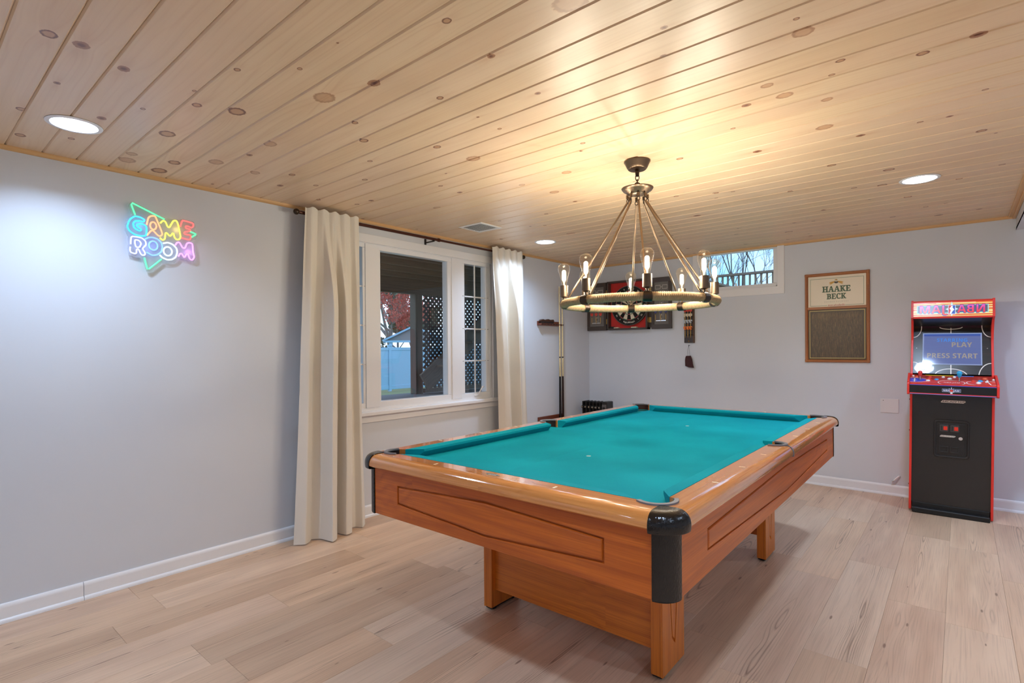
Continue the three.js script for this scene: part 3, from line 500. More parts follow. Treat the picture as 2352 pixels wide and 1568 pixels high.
// ---------------------------------------------------------------- recessed ceiling lights
const lampGlow = mat('#ffffff', 0.5, { emissive: rgb(255, 253, 250), emissiveIntensity: 6 });
LAMPS.forEach(([x, z], n) => {
  const label = ['round recessed ceiling light above the wall with the neon sign', 'round recessed ceiling light in the far corner beside the air vent', 'round recessed ceiling light above the arcade cabinet', 'round recessed ceiling light above the viewer', 'round recessed soffit light outside the frame near the far wall', 'round recessed soffit light outside the frame beside the viewer', 'round recessed ceiling light behind the viewer near the window wall', 'round recessed ceiling light straight behind the viewer', 'round recessed soffit light behind the viewer', 'round recessed soffit light outside the frame level with the table', 'round recessed soffit light outside the frame just behind the viewer', 'round recessed ceiling light behind the viewer, midway across'][n];
  const t = thing('recessed_light', label, 'ceiling light', [x, x > PLANK_X1 ? CEIL - 0.109 : CEIL, z], 0, 'recessed ceiling lights');
  put('trim_ring', new THREE.LatheGeometry([[0.082, 0.001], [0.1, 0.0], [0.099, -0.003], [0.084, -0.006], [0.080, -0.002], [0.078, 0.004]].map(q => new THREE.Vector2(...q)), 48), M.white, t);
  put('baffle', new THREE.LatheGeometry([[0.079, 0.0], [0.077, 0.01], [0.078, 0.011], [0.0765, 0.022], [0.0775, 0.023], [0.0755, 0.034], [0.0765, 0.035], [0.074, 0.056], [0.0, 0.058]].map(q => new THREE.Vector2(...q)), 48), mat(rgb(236, 236, 236), 0.4, { side: THREE.DoubleSide }), t);
  put('lamp_lens', cyl(0.073, 0.073, 0.003, 0, 0.046, 0, 40), lampGlow, t);
  const a = new THREE.RectAreaLight(LAMP_COLOR, LAMP_NITS, 0.115, 0.115); a.position.set(0, 0.043, 0); a.rotation.set(-Math.PI / 2, 0, 0); t.add(a);
});

// ---------------------------------------------------------------- the wheel chandelier
{
  const T = thing('chandelier', 'rope-wrapped wheel chandelier with eight glowing filament bulbs', 'chandelier', [2.173, 0, 3.002]);
  const R = 0.389, Y = 1.514, tr = 0.0215;
  const lathe = (pts, y, seg = 40) => { const g = new THREE.LatheGeometry(pts.map(q => new THREE.Vector2(...q)), seg); g.translate(0, y, 0); return g; };
  put('canopy', lathe([[0, -0.052], [0.012, -0.052], [0.014, -0.046], [0.044, -0.046], [0.05, -0.04], [0.056, -0.03], [0.064, -0.012], [0.069, -0.006], [0.069, -0.001], [0, 0]], CEIL), M.bronze, T);
  put('stem', [lathe([[0, -0.03], [0.009, -0.03], [0.011, -0.01], [0.011, 0]], CEIL - 0.05, 20)], M.darkBronze, T);
  const link = (y, turn) => { const pts = []; for (let k = 0; k < 16; k++) { const a = k / 16 * Math.PI * 2; pts.push([Math.cos(a) * 0.009, y + Math.sin(a) * 0.018, 0]); } const g = tube(pts, 0.0026, 32, 6, true); g.rotateY(turn); return g; };
  [0, 1].forEach(k => put('chain_link', link(2.178 - k * 0.028, k * Math.PI / 2 + 0.6), M.darkBronze, T));
  { const g = new THREE.TorusGeometry(0.014, 0.003, 8, 28); g.rotateY(0.6); g.translate(0, 2.137, 0); put('hanging_loop', g, M.darkBronze, T); }
  put('hub', lathe([[0, 0.0], [0.03, -0.002], [0.05, 0.004], [0.052, 0.01], [0.06, 0.012], [0.063, 0.018], [0.074, 0.022], [0.082, 0.032], [0.083, 0.036], [0.06, 0.038], [0, 0.04]], 2.085), M.bronze, T);
  // metal hoop with twisted rope
  { const seg = 900, rs = 14, P = [], I = [], UV = []; for (let i = 0; i <= seg; i++) for (let j = 0; j <= rs; j++) { const u = i / seg * Math.PI * 2, v = j / rs * Math.PI * 2, lump = Math.abs(Math.sin(u * 130 + v)), q = tr * (0.9 + 0.12 * lump) + 0.0008 * (vnoise(i * 1.7, j * 1.3, 4) - 0.5); P.push((R + q * Math.cos(v)) * Math.cos(u), Y + q * Math.sin(v), (R + q * Math.cos(v)) * Math.sin(u)); UV.push(u * 12, v); }
    for (let i = 0; i < seg; i++) for (let j = 0; j < rs; j++) { const a = i * (rs + 1) + j, b = a + rs + 1; I.push(a, a + 1, b, b, a + 1, b + 1); }
    const g = new THREE.BufferGeometry(); g.setAttribute('position', new THREE.Float32BufferAttribute(P, 3)); g.setAttribute('uv', new THREE.Float32BufferAttribute(UV, 2)); g.setIndex(I); g.computeVertexNormals();
    const jute = dataTexture(256, 128, (i, j) => mix3([204, 180, 142], [150, 120, 84], clamp(fbm(i / 3, j / 20, 66, 3) * 1.3 - 0.2)), { repeat: [1, 0.4] });
    put('rope_ring', g, mat('#ffffff', 0.9, { map: jute }), T); }
  const glow = mat('#ffffff', 0.5, { emissive: rgb(255, 236, 204), emissiveIntensity: 14 });
  const bulbGlass = mat(rgb(255, 246, 232), 0.02, { transmission: 1, thickness: 0, ior: 1.45 });
  const prof = [[0.0125, 0], [0.0135, 0.012], [0.017, 0.03], [0.0245, 0.058], [0.031, 0.082], [0.032, 0.094], [0.028, 0.108], [0.018, 0.118], [0.006, 0.1225], [0, 0.123]].map(q => new THREE.Vector2(...q));
  const bg = new THREE.LatheGeometry(new THREE.SplineCurve(prof).getPoints(28), 28);
  for (let k = 0; k < 8; k++) {
    const a = (102.12 - 45 * k) * Math.PI / 180, c = Math.cos(a), s = Math.sin(a), x = R * c, z = R * s;
    const at = g => { g.translate(x, 0, z); return g; };
    const band = new THREE.TorusGeometry(R, tr + 0.0035, 14, 10, 0.1); band.rotateX(Math.PI / 2); band.rotateY(0.05 - a + Math.PI * 2); band.translate(0, Y, 0);
    put('clip', band, M.darkBronze, T);
    const sk = put('socket', [at(cyl(0.006, 0.006, 0.03, 0, Y + 0.018, 0, 12)), at(cyl(0.0215, 0.0215, 0.06, 0, Y + 0.042, 0, 28)), at(cyl(0.01, 0.0215, 0.006, 0, Y + 0.037, 0, 28))], M.bronze, T);
    const b = put('bulb', (() => { const g = bg.clone(); g.translate(x, Y + 0.1, z); return g; })(), bulbGlass, T);
    const fil = new THREE.CapsuleGeometry(0.0105, 0.04, 4, 14); fil.translate(x, Y + 0.155, z); put('filament', fil, glow, b);
    put('stem_wire', between([x, Y + 0.1, z], [x, Y + 0.135, z], 0.004, 8), M.ivory, b);
    const l = new THREE.PointLight(BULB_COLOR, BULB_POWER); l.position.set(x, Y + 0.155, z); l.castShadow = true; l.shadow.radius = 0.6; T.add(l);
    // rod from the hub to an eye on the clip
    const lo = [(R - 0.022) * c, Y + 0.032, (R - 0.022) * s], hi = [0.052 * c, 2.046, 0.052 * s];
    put('rod', [between(lo, hi, 0.0055, 12), cyl(0.007, 0.007, 0.02, hi[0], 2.066, hi[2], 12)], M.bronze, T);
    const eye = (p, turn) => { const g = new THREE.TorusGeometry(0.0085, 0.0022, 6, 18); g.rotateY(turn); g.translate(...p); return g; };
    put('eye', [eye([hi[0], 2.055, hi[2]], a), eye([lo[0] + 0.006 * c, Y + 0.026, lo[2] + 0.006 * s], -a + Math.PI / 2)], M.darkBronze, T);
  }
}
// ---------------------------------------------------------------- ceiling vent
{
  const t = thing('ceiling_vent', 'square white air register in the plank ceiling', 'vent', [0.51, CEIL, 2.455]), h = 0.125;
  put('frame', [span(-h, h, -0.007, 0, -h, -h + 0.028, 0.003), span(-h, h, -0.007, 0, h - 0.028, h, 0.003), span(-h, -h + 0.028, -0.007, 0, -h + 0.028, h - 0.028, 0.003), span(h - 0.028, h, -0.007, 0, -h + 0.028, h - 0.028, 0.003)], M.white, t);
  put('duct', span(-h + 0.02, h - 0.02, -0.0006, 0.0, -h + 0.02, h - 0.02), mat(rgb(120, 120, 122), 0.8), t);
  for (let k = 0; k < 9; k++) { const g = span(-h + 0.026, h - 0.026, -0.001, 0.001, -0.009, 0.009); g.rotateX(0.5); g.translate(0, -0.0055, -0.084 + k * 0.021); put('louver', g, M.white, t); }
}
// ---------------------------------------------------------------- neon sign
{
  const t = thing('neon_sign', 'multicoloured neon sign reading GAME ROOM on the pale wall', 'sign', [0, 1.92, 4.52]);
  const P = q => [0.028, q[1] / 100, -q[0] / 100];
  const neon = (r, g, b, i = 1.45) => mat(rgb(r, g, b), 0.4, { emissive: rgb(r, g, b), emissiveIntensity: i });
  const C = { green: neon(80, 210, 140), cyan: neon(60, 178, 222), orange: neon(222, 146, 104), yellow: neon(206, 206, 84), red: neon(222, 92, 90), violet: neon(160, 164, 222), blue: neon(110, 150, 224), white: neon(184, 206, 222), pink: neon(212, 136, 220) };
  const lettre = (name, list, m) => put(name, list.map(([pts, closed]) => tube(pts.map(P), 0.0042, pts.length * 6, 8, !!closed, 0.35)), m, t);
  const ell = (x, y, rx, ry) => [Array.from({ length: 14 }, (_, k) => [x + rx * Math.cos(k / 14 * 6.2832), y + ry * Math.sin(k / 14 * 6.2832)]), true];
  lettre('tube_triangle', [[[[-16.4,10.6],[-18.1,15.8],[-17.9,16.4],[-17,16.6],[-2.4,10.7]]], [[[10.7,5.9],[13.5,5],[13.5,4.5],[11.5,2.8]]], [[[-12.3,-12.2],[-11,-18],[-10.4,-18.4],[-9.9,-18],[-4.1,-12.1]]]], C.green);
  lettre('tube_letter_g', [[[[-19.5,5.9],[-20,3.7],[-19.1,1.5],[-16.6,-.1],[-13.8,-.5],[-11.5,.2],[-11.1,3.5],[-11.4,5.3],[-13.1,6.2],[-15.3,5.6],[-15.7,4.8],[-14.9,3.9],[-13.6,3.1],[-14.3,2.2],[-15.7,2.6],[-17,3.8],[-17.3,5.8],[-16.3,7.3],[-14.3,7.7],[-12.6,7.6],[-12.1,8.7],[-14,9.7],[-16.5,9.8],[-18.5,8.1],[-19.5,6.1]]]], C.cyan);
  lettre('tube_letter_a', [[[[-11,6.2],[-10.2,10.1],[-8.8,11.4],[-7,11.5],[-5.8,8.8],[-4.1,4.3],[-3.6,2],[-4.7,.8],[-5.9,1.3],[-7.9,3.3],[-9.1,3],[-10.9,.3]]], ell(-7.9, 6.1, 1.5, 2.1)], C.orange);
  lettre('tube_letter_m', [[[[-4.5,8.2],[-3.1,9.8],[-1.9,9.3],[-.9,6.9],[0,6.6],[1,8.6],[2.1,10.6],[3.6,10.9],[4.5,8.6],[5.6,2.4],[4.9,.5],[3.4,.3],[2.5,1.5],[1.9,3.7],[.3,1.7],[-1.4,3.2],[-2,2.6],[-2.3,-.2],[-3.5,-1.2],[-4.7,-.1]]]], C.yellow);
  lettre('tube_letter_e', [[[[5.6,8],[6.3,10.6],[7.1,11.7],[11.9,11.1],[12.5,9.9],[12,8.8],[11.2,8.3],[9.9,8.8],[8.5,8.7],[8.5,7.6],[10.6,7.1],[10.6,6.2],[8,5.2],[7.5,4.3],[8.3,3.9],[10.9,3.7],[10.8,1.8],[9.9,1.1],[5.9,1.5]]]], C.red);
  lettre('tube_letter_r', [[[[-18.6,-5.7],[-18.4,-2.4],[-17.7,-1.4],[-13.8,-1.5],[-11.8,-3],[-11.5,-5],[-12.7,-6.7],[-13,-7.6],[-12,-9.5],[-12.1,-10.7],[-13.3,-11],[-14.1,-10.1],[-15,-8],[-15.8,-8.2],[-16,-10],[-16.7,-10.6],[-18.4,-10.2],[-18.9,-9.1],[-18.8,-7.1]]], [[[-16.5,-3.1],[-14.8,-3.2],[-13.8,-4.7],[-14.6,-6.7],[-16,-6.9],[-16.6,-5.1]], true]], C.violet);
  lettre('tube_letter_o', [[[[-11.9,-2],[-10.3,-.9],[-8.3,-.5],[-5.9,-1.1],[-4.1,-2.9],[-3.6,-5.4],[-4.3,-8.1],[-6.3,-9.9],[-8.7,-10.4],[-11.3,-9.1]]], ell(-8, -5, 2.1, 2.5)], C.blue);
  lettre('tube_letter_o', [[[[-3.2,-3],[-.8,-2.3],[1.6,-3],[3.5,-5],[3.8,-7.4],[3,-10],[1.1,-11.6],[-1.2,-12],[-3.6,-11.1],[-4.9,-9.8]]], ell(-.9, -7.2, 2.1, 2.5)], C.white);
  lettre('tube_letter_m', [[[[3,-3.1],[3.8,-1.6],[5.1,-1.4],[6.6,-4],[7.9,-4],[8.9,-1.4],[10.2,-.7],[11.8,-1.3],[12.2,-5.9],[12.7,-8.7],[11.7,-10.5],[10.4,-10.1],[9.3,-7.4],[8.5,-7.8],[7.5,-9.6],[6.1,-7.6],[5.2,-7.9],[4.5,-9.4]]]], C.pink);
  const hull = [[-18.1,17.3],[-16.5,17.4],[-1.6,11.7],[2.4,11.9],[5.2,11.8],[7.4,12.8],[12.9,12],[13.8,9.1],[13.2,7.2],[14.9,4.2],[13.8,1.9],[11.2,.4],[13.1,-.8],[14,-8.9],[12.7,-11.8],[8.5,-11],[5,-10.1],[2.5,-13.2],[-.6,-14.1],[-3.3,-13.9],[-8.4,-19.6],[-9.9,-20.4],[-11.3,-19.6],[-13.3,-12.7],[-19.5,-11.8],[-20,-8.2],[-19.7,-1.6],[-20.9,1.5],[-21,4.8],[-19.9,8.3],[-17.9,10.7],[-19.3,15.7]].reverse();
  const g = extrude(hull.map(q => [q[0] / 100, q[1] / 100]), 0.005, { bevel: 0.0008 }); g.rotateY(Math.PI / 2); g.translate(0.018, 0, 0); put('acrylic_back', g, M.smoke, t);
  put('standoff', [[-15.5, 13], [12, 10], [-17, -9], [12, -8]].map(q => { const h = cyl(0.005, 0.005, 0.022, 0, 0, 0, 12); h.rotateZ(-Math.PI / 2); h.translate(0, q[1] / 100, -q[0] / 100); return h; }), M.chrome, t);
  for (const [y, z, c] of [[0.06, 0.14, rgb(90, 190, 255)], [0.06, -0.04, rgb(255, 210, 110)], [-0.06, 0.1, rgb(130, 150, 255)], [-0.06, -0.1, rgb(240, 150, 250)]]) { const l = new THREE.PointLight(c, 0.004); l.position.set(0.036, y, z); l.castShadow = true; t.add(l); }
}
// ---------------------------------------------------------------- curtains and rod
const weave = dataTexture(256, 256, (i, j) => 128 + 60 * (vnoise(i * 0.5, j * 6, 501) - 0.5) + 60 * (vnoise(i * 6, j * 0.5, 502) - 0.5) + 30 * (fbm(i / 30, j / 30, 503, 2) - 0.5), { srgb: false, repeat: [6, 6] });
M.curtain = mat(rgb(224, 218, 207), 0.85, { side: THREE.DoubleSide, bumpMap: weave, bumpScale: 0.0012, sheen: 0.2 });
// cross-section: [fraction of the width, distance from the wall] where the cloth is creased
function curtain(label, zTop, zBot, creases, seed, yBot) {
  const nu = 220, nv = 60, P = [], UV = [], I = [];
  const section = new THREE.CatmullRomCurve3(creases.map(q => new THREE.Vector3(q[0], q[1], 0)), false, 'catmullrom', 0.28).getPoints(nu);
  const yTop = 2.238;
  for (let j = 0; j <= nv; j++) for (let i = 0; i <= nu; i++) {
    const v = j / nv, f = smooth(0, 0.32, v), s = section[i], u = clamp(s.x), pl = Math.pow(Math.abs(Math.sin(u * 15.5 + 0.6)), 0.7);
    const top = 0.122 + 0.026 * pl, fall = 0.116 + 1.35 * s.y * (0.82 + 0.18 * v) + 0.012 * Math.sin(v * 4.2 + u * 9 + seed) * v;
    const x = top * (1 - f) + fall * f + 0.0025 * vnoise(u * 22, v * 12, seed) + 0.0016 * (vnoise(u * 5, v * 30, seed + 3) > 0.72 ? 1 : 0);
    const ut = u + 0.012 * Math.sin(u * 31) * (1 - f);
    const z = (zTop[0] + (zTop[1] - zTop[0]) * ut) * (1 - v) + (zBot[0] + (zBot[1] - zBot[0]) * s.x) * v;
    P.push(x, yTop + (yBot - yTop) * v + 0.005 * (1 - f) * Math.sin(u * 31), z); UV.push(u * 0.9, v * 2.2);
  }
  for (let j = 0; j < nv; j++) for (let i = 0; i < nu; i++) { const a = j * (nu + 1) + i, b = a + nu + 1; I.push(a, b, a + 1, a + 1, b, b + 1); }
  const g = new THREE.BufferGeometry(); g.setAttribute('position', new THREE.Float32BufferAttribute(P, 3)); g.setAttribute('uv', new THREE.Float32BufferAttribute(UV, 2)); g.setIndex(I); g.computeVertexNormals();
  const t = thing('curtain', label, 'curtain'); put('cloth', g, M.curtain, t); return t;
}
curtain('long cream curtain panel between the neon sign and the picture pane', [3.345, 3.755], [3.315, 3.86], [[0, 0.015], [0.1, 0.05], [0.15, 0.012], [0.24, 0.02], [0.3, 0.085], [0.4, 0.1], [0.44, 0.03], [0.5, 0.012], [0.53, 0.1], [0.64, 0.125], [0.68, 0.04], [0.76, 0.006], [0.82, 0.03], [0.9, 0.05], [1, 0.02]], 9, 0.008);
curtain('long cream curtain panel between the casement and the cue rack', [1.46, 1.905], [1.40, 1.83], [[0, 0.02], [0.12, 0.05], [0.2, 0.06], [0.3, 0.05], [0.4, 0.1], [0.5, 0.115], [0.54, 0.03], [0.6, 0.01], [0.68, 0.05], [0.8, 0.085], [0.92, 0.07], [1, 0.03]], 4, 0.02);
{
  const t = thing('curtain_rod', 'dark brown curtain rod above the wide window', 'curtain rod');
  put('rod', [between([0.105, 2.201, 1.42], [0.105, 2.201, 3.79], 0.0095, 16), between([0.105, 2.201, 2.54], [0.105, 2.201, 3.79], 0.0115, 16)], M.rodBrown, t);
  put('collar', between([0.105, 2.201, 2.53], [0.105, 2.201, 2.548], 0.015, 16), M.rodBrown, t);
  for (const z of [1.40, 3.80]) { const g = new THREE.SphereGeometry(0.02, 20, 14); g.translate(0.105, 2.201, z); put('finial', g, M.darkBronze, t); }
  for (const z of [1.62, 2.6, 3.6]) put('bracket', [span(0, 0.008, 2.165, 2.215, z - 0.009, z + 0.009, 0.002), span(0.004, 0.11, 2.178, 2.188, z - 0.004, z + 0.004), span(0.094, 0.118, 2.18, 2.19, z - 0.006, z + 0.006, 0.002)], M.black, t);
}
// ---------------------------------------------------------------- cue rack with brush and cues
M.mahogany = mat('#ffffff', 0.35, { map: woodTexture(512, 256, 0.8, 0.2, [122, 58, 32], [74, 30, 16], 221), clearcoat: 0.3 });
M.darkWood = mat('#ffffff', 0.4, { map: woodTexture(512, 256, 0.8, 0.2, [82, 50, 32], [44, 26, 18], 231) });
{
  const t = thing('cue_rack', 'reddish wooden cue rack on the wall beside the window', 'cue rack');
  put('board', span(0, 0.018, 1.525, 1.575, 0.64, 1.05, 0.004, 'z'), M.mahogany, t);
  put('shelf', span(0.01, 0.06, 1.528, 1.55, 0.63, 1.05, 0.005, 'z'), M.mahogany, t);
  for (let k = 0; k < 8; k++) { const g = new THREE.TorusGeometry(0.011, 0.004, 8, 18); g.rotateX(Math.PI / 2); g.translate(0.063, 1.54, 0.66 + k * 0.053); put('clip', g, M.black, t); }
  put('lower_rail', [span(0, 0.07, 0.44, 0.465, 0.6, 1.05, 0.005, 'z'), span(0, 0.018, 0.44, 0.54, 0.6, 1.05, 0.004, 'z')], M.mahogany, t);
  const b = thing('table_brush', 'dark wooden table brush lying on the cue rack shelf', 'brush', [0.034, 1.55, 0.92]);
  put('handle', (() => { const g = extrude([[-0.125, 0.02], [-0.11, 0.038], [-0.07, 0.045], [-0.04, 0.036], [0.02, 0.048], [0.06, 0.04], [0.11, 0.046], [0.125, 0.03], [0.12, 0.018], [-0.12, 0.018]], 0.036, { bevel: 0.006 }); g.translate(0, 0, -0.018); g.rotateY(Math.PI / 2); return metres(g, 'z'); })(), M.darkWood, b);
  put('bristles', span(-0.015, 0.015, 0.0, 0.02, -0.115, 0.115), mat(rgb(38, 26, 20), 0.95), b);
  M.cueShaft = mat('#ffffff', 0.3, { map: woodTexture(256, 64, 1.6, 0.1, [226, 206, 160], [206, 180, 128], 241) });
  const cue = (label, z, top, wrap) => {
    const c = thing('pool_cue', label, 'cue', [0.063, 0.466, z], 0, 'cues standing in the rack');
    put('shaft', between([0, 0.72, 0], [-0.004, top, 0], 0.0092, 14, 0.0064), M.cueShaft, c);
    put('joint', cyl(0.0098, 0.0095, 0.014, 0, 0.706, 0, 14), M.black, c);
    put('forearm', between([0, 0.5, 0], [0, 0.706, 0], 0.0112, 14, 0.0098), M.cueShaft, c);
    const pts = []; for (let k = 0; k < 4; k++) { const a = k * Math.PI / 2; const g = between([Math.cos(a) * 0.0066, 0.48, Math.sin(a) * 0.0066], [Math.cos(a) * 0.0099, 0.66, Math.sin(a) * 0.0099], 0.0052, 8, 0.0005); pts.push(g); } put('point', pts, M.blackGloss, c);
    put('butt', [cyl(0.0145, 0.0112, 0.5, 0, 0.0, 0, 16)], wrap, c); put('tip', cyl(0.0064, 0.0062, 0.012, -0.004, top, 0, 10), M.ivory, c); return c;
  };
  cue('pale cue with a black butt, nearer the curtain', 0.713, 1.49, M.blackGloss);
  cue('pale cue with a dark brown butt, nearer the corner', 0.66, 1.44, mat(rgb(40, 20, 14), 0.25));
}
// ---------------------------------------------------------------- oil heater
{
  const t = thing('oil_heater', 'black finned oil heater in the corner behind the table', 'heater', [0.262, 0, 0.26]);
  const m = mat(rgb(30, 28, 27), 0.4);
  for (let k = 0; k < 6; k++) { const x = -0.15 + k * 0.046; put('fin', [span(x - 0.006, x + 0.006, 0.09, 0.665, -0.075, 0.075, 0.006), between([x, 0.60, -0.08], [x, 0.60, 0.08], 0.017, 12), between([x, 0.13, -0.075], [x, 0.13, 0.075], 0.017, 12)], m, t); const e = new THREE.SphereGeometry(0.011, 12, 8); e.translate(x, 0.60, 0.088); put('fin_cap', e, mat(rgb(150, 138, 120), 0.35, { metalness: 0.6 }), t); }
  const bx = put('control_box', span(0.11, 0.178, 0.1, 0.672, -0.06, 0.085, 0.01), m, t);
  put('panel', span(0.116, 0.172, 0.52, 0.64, 0.085, 0.089, 0.003), mat(rgb(96, 88, 84), 0.4), bx); for (const y of [0.55, 0.6]) { const k = cyl(0.014, 0.014, 0.012, 0, 0, 0, 18); k.rotateX(Math.PI / 2); k.translate(0.144, y, 0.089); put('knob', k, M.black, bx); }
  put('pipe', [between([-0.15, 0.635, 0], [0.12, 0.635, 0], 0.018, 12), between([-0.15, 0.13, 0], [0.12, 0.13, 0], 0.018, 12)], m, t);
  for (const x of [-0.13, 0.12]) { const f = put('foot', [span(x - 0.012, x + 0.012, 0.045, 0.095, -0.1, 0.1, 0.005)], m, t); for (const z of [-0.09, 0.09]) { const w = cyl(0.024, 0.024, 0.016, 0, -0.008, 0, 18); w.rotateZ(Math.PI / 2); w.translate(x, 0.024, z); put('wheel', w, M.rubber, f); } }
}
// ---------------------------------------------------------------- dartboard cabinet
const dartColors = { red: rgb(214, 60, 44), blue: rgb(60, 64, 150), clear: rgb(206, 200, 186), pale: rgb(180, 196, 214), orange: rgb(232, 110, 30) };
function dart(label, group, color, [x, y, z], len = 0.13, barrel = M.brass) {
  const t = thing('dart', label, 'dart', [x, y, z], 0, group);
  put('barrel', [between([0, -0.03, 0], [0, 0.025, 0], 0.0036, 10), between([0, -0.055, 0], [0, -0.03, 0], 0.0008, 6, 0.0022)], barrel, t);
  put('shaft', between([0, 0.025, 0], [0, len - 0.055 - 0.03, 0], 0.0022, 8), M.black, t);
  const f = len - 0.055 - 0.04, wing = extrude([[0, 0], [0.014, 0.016], [0.018, 0.03], [0.014, 0.044], [0, 0.04]], 0.0012), list = [];
  for (let k = 0; k < 4; k++) { const g = wing.clone(); g.translate(0, f, -0.0006); g.rotateY(k * Math.PI / 2 + 0.5); list.push(g); } put('flight', list, mat(color, 0.5), t);
  return t;
}
{
  const t = thing('dartboard_cabinet', 'open dartboard cabinet with red lining on the far wall', 'dartboard', [0, 0, 0.003]), W = M.darkFrame = mat(rgb(70, 60, 54), 0.45), zf = 0.045;
  const x0 = 0.296, x1 = 0.806, y0 = 1.487, y1 = 2.055;
  put('case', [span(x0, x1, y0, y0 + 0.02, 0, 0.08, 0.003), span(x0, x1, y1 - 0.02, y1, 0, 0.08, 0.003), span(x0, x0 + 0.02, y0, y1, 0, 0.08, 0.003), span(x1 - 0.02, x1, y0, y1, 0, 0.08, 0.003), span(x0, x1, y0, y1, 0, 0.008)], W, t);
  put('lining', span(x0 + 0.018, x1 - 0.018, y0 + 0.018, y1 - 0.018, 0.006, 0.014), mat(rgb(206, 52, 46), 0.8), t);
  for (const x of [0.40, 0.63]) put('chalk_rest', span(x - 0.035, x + 0.035, y0 + 0.02, y0 + 0.032, 0.02, 0.06, 0.003), M.ivory, t);
  put('eraser', span(0.325, 0.375, y0 + 0.02, y0 + 0.04, 0.02, 0.07, 0.004), M.black, t);
  // the board: sectors and rings are the woven bristle colours, wires and numbers lie on it
  const cx = 0.568, cy = 1.765, R = 0.226, bd = new THREE.CylinderGeometry(R, R, 0.034, 64); bd.rotateX(Math.PI / 2); bd.translate(cx, cy, 0.032);
  const face = canvasTexture(1024, 1024, (c, S) => {
    const o = S / 2, k = S / 2 / R, black = '#17130f', cream = '#e6dcc4', red = '#b8302a', green = '#2c7a50'; c.fillStyle = black; c.fillRect(0, 0, S, S);
    const nums = [20, 1, 18, 4, 13, 6, 10, 15, 2, 17, 3, 19, 7, 16, 8, 11, 14, 9, 12, 5];
    const arc = (r0, r1, a0, a1, f) => { c.fillStyle = f; c.beginPath(); c.arc(o, o, r1 * k, a0, a1); c.arc(o, o, r0 * k, a1, a0, true); c.closePath(); c.fill(); };
    for (let n = 0; n < 20; n++) { const a = (n - 0.5) * Math.PI / 10 - Math.PI / 2, b = a + Math.PI / 10, e = n % 2 === 0; arc(0.016, 0.17, a, b, e ? black : cream); arc(0.099, 0.107, a, b, e ? red : green); arc(0.162, 0.170, a, b, e ? red : green); c.fillStyle = '#ddd6c8'; c.font = 'bold 58px sans-serif'; c.textAlign = 'center'; c.textBaseline = 'middle'; const q = n * Math.PI / 10 - Math.PI / 2; c.save(); c.translate(o + Math.cos(q) * 0.195 * k, o + Math.sin(q) * 0.195 * k); c.rotate(q + Math.PI / 2); c.fillText(String(nums[n]), 0, 0); c.restore(); }
    arc(0, 0.016, 0, 6.2832, green); arc(0, 0.0065, 0, 6.2832, red);
    c.fillStyle = '#e8e0d0'; c.font = 'bold 54px sans-serif'; c.fillText('BELMONT', o, o + 0.214 * k - 40);
  });
  const board = put('board_side', bd, M.black, t);
  { const g = new THREE.CircleGeometry(R - 0.002, 64); g.translate(cx, cy, 0.0495); put('board_face', g, mat('#ffffff', 0.85, { map: face }), board); }
  { const wires = []; for (const r of [0.0065, 0.016, 0.099, 0.107, 0.162, 0.17]) { const g = new THREE.TorusGeometry(r, 0.0007, 5, 60); g.translate(cx, cy, 0.0505); wires.push(g); } for (let n = 0; n < 20; n++) { const a = (n - 0.5) * Math.PI / 10; wires.push(between([cx + Math.cos(a) * 0.016, cy + Math.sin(a) * 0.016, 0.0505], [cx + Math.cos(a) * 0.17, cy + Math.sin(a) * 0.17, 0.0505], 0.0007, 5)); } put('wire', wires, M.chrome, board); }
  { const g = new THREE.TorusGeometry(R, 0.004, 8, 72); g.translate(cx, cy, 0.047); put('rim', g, mat(rgb(120, 118, 112), 0.4, { metalness: 0.6 }), board); }
  const score = canvasTexture(256, 512, (c, W2, H2) => { c.fillStyle = '#76726e'; c.fillRect(0, 0, W2, H2); c.strokeStyle = '#d6d2c8'; c.lineWidth = 5; c.strokeRect(24, 40, 86, 44); c.strokeRect(146, 40, 86, 44); c.beginPath(); c.moveTo(110, 62); c.lineTo(146, 62); c.stroke(); c.fillStyle = '#d6d2c8'; c.font = 'bold 24px sans-serif'; c.textAlign = 'center'; c.fillText('CRICKET', W2 / 2, 124); ['20', '19', '18', '17', '16', '15', 'B'].forEach((s, n) => c.fillText(s, W2 / 2, 166 + n * 48)); c.lineWidth = 3; c.beginPath(); c.moveTo(W2 / 2 - 28, 140); c.lineTo(W2 / 2 - 28, 480); c.moveTo(W2 / 2 + 28, 140); c.lineTo(W2 / 2 + 28, 480); c.stroke(); });
  for (const [a, b, side] of [[0.004, 0.264, 'l'], [0.838, 1.07, 'r']]) {
    const d = put('door', [span(a, b, y0, y1, 0.012, 0.03, 0.003), span(a, b, y0, y0 + 0.05, 0.03, 0.044, 0.003), span(a, b, y1 - 0.05, y1, 0.03, 0.044, 0.003), span(a, a + 0.032, y0 + 0.05, y1 - 0.05, 0.03, 0.044, 0.003), span(b - 0.032, b, y0 + 0.05, y1 - 0.05, 0.03, 0.044, 0.003)], W, t);
    const g = sheet(b - a - 0.064, y1 - y0 - 0.1, 0.002); g.translate((a + b) / 2, (y0 + y1) / 2, 0.0312); put('scoreboard', g, mat('#ffffff', 0.8, { map: score }), d);
    put('dart_rest', span((a + b) / 2 - 0.06, (a + b) / 2 + 0.06, 1.57, 1.582, 0.03, 0.05, 0.002), M.chrome, d);
  }
  put('divider', span(x1, 0.838, y0 + 0.02, y1 - 0.02, 0.012, 0.03), W, t);
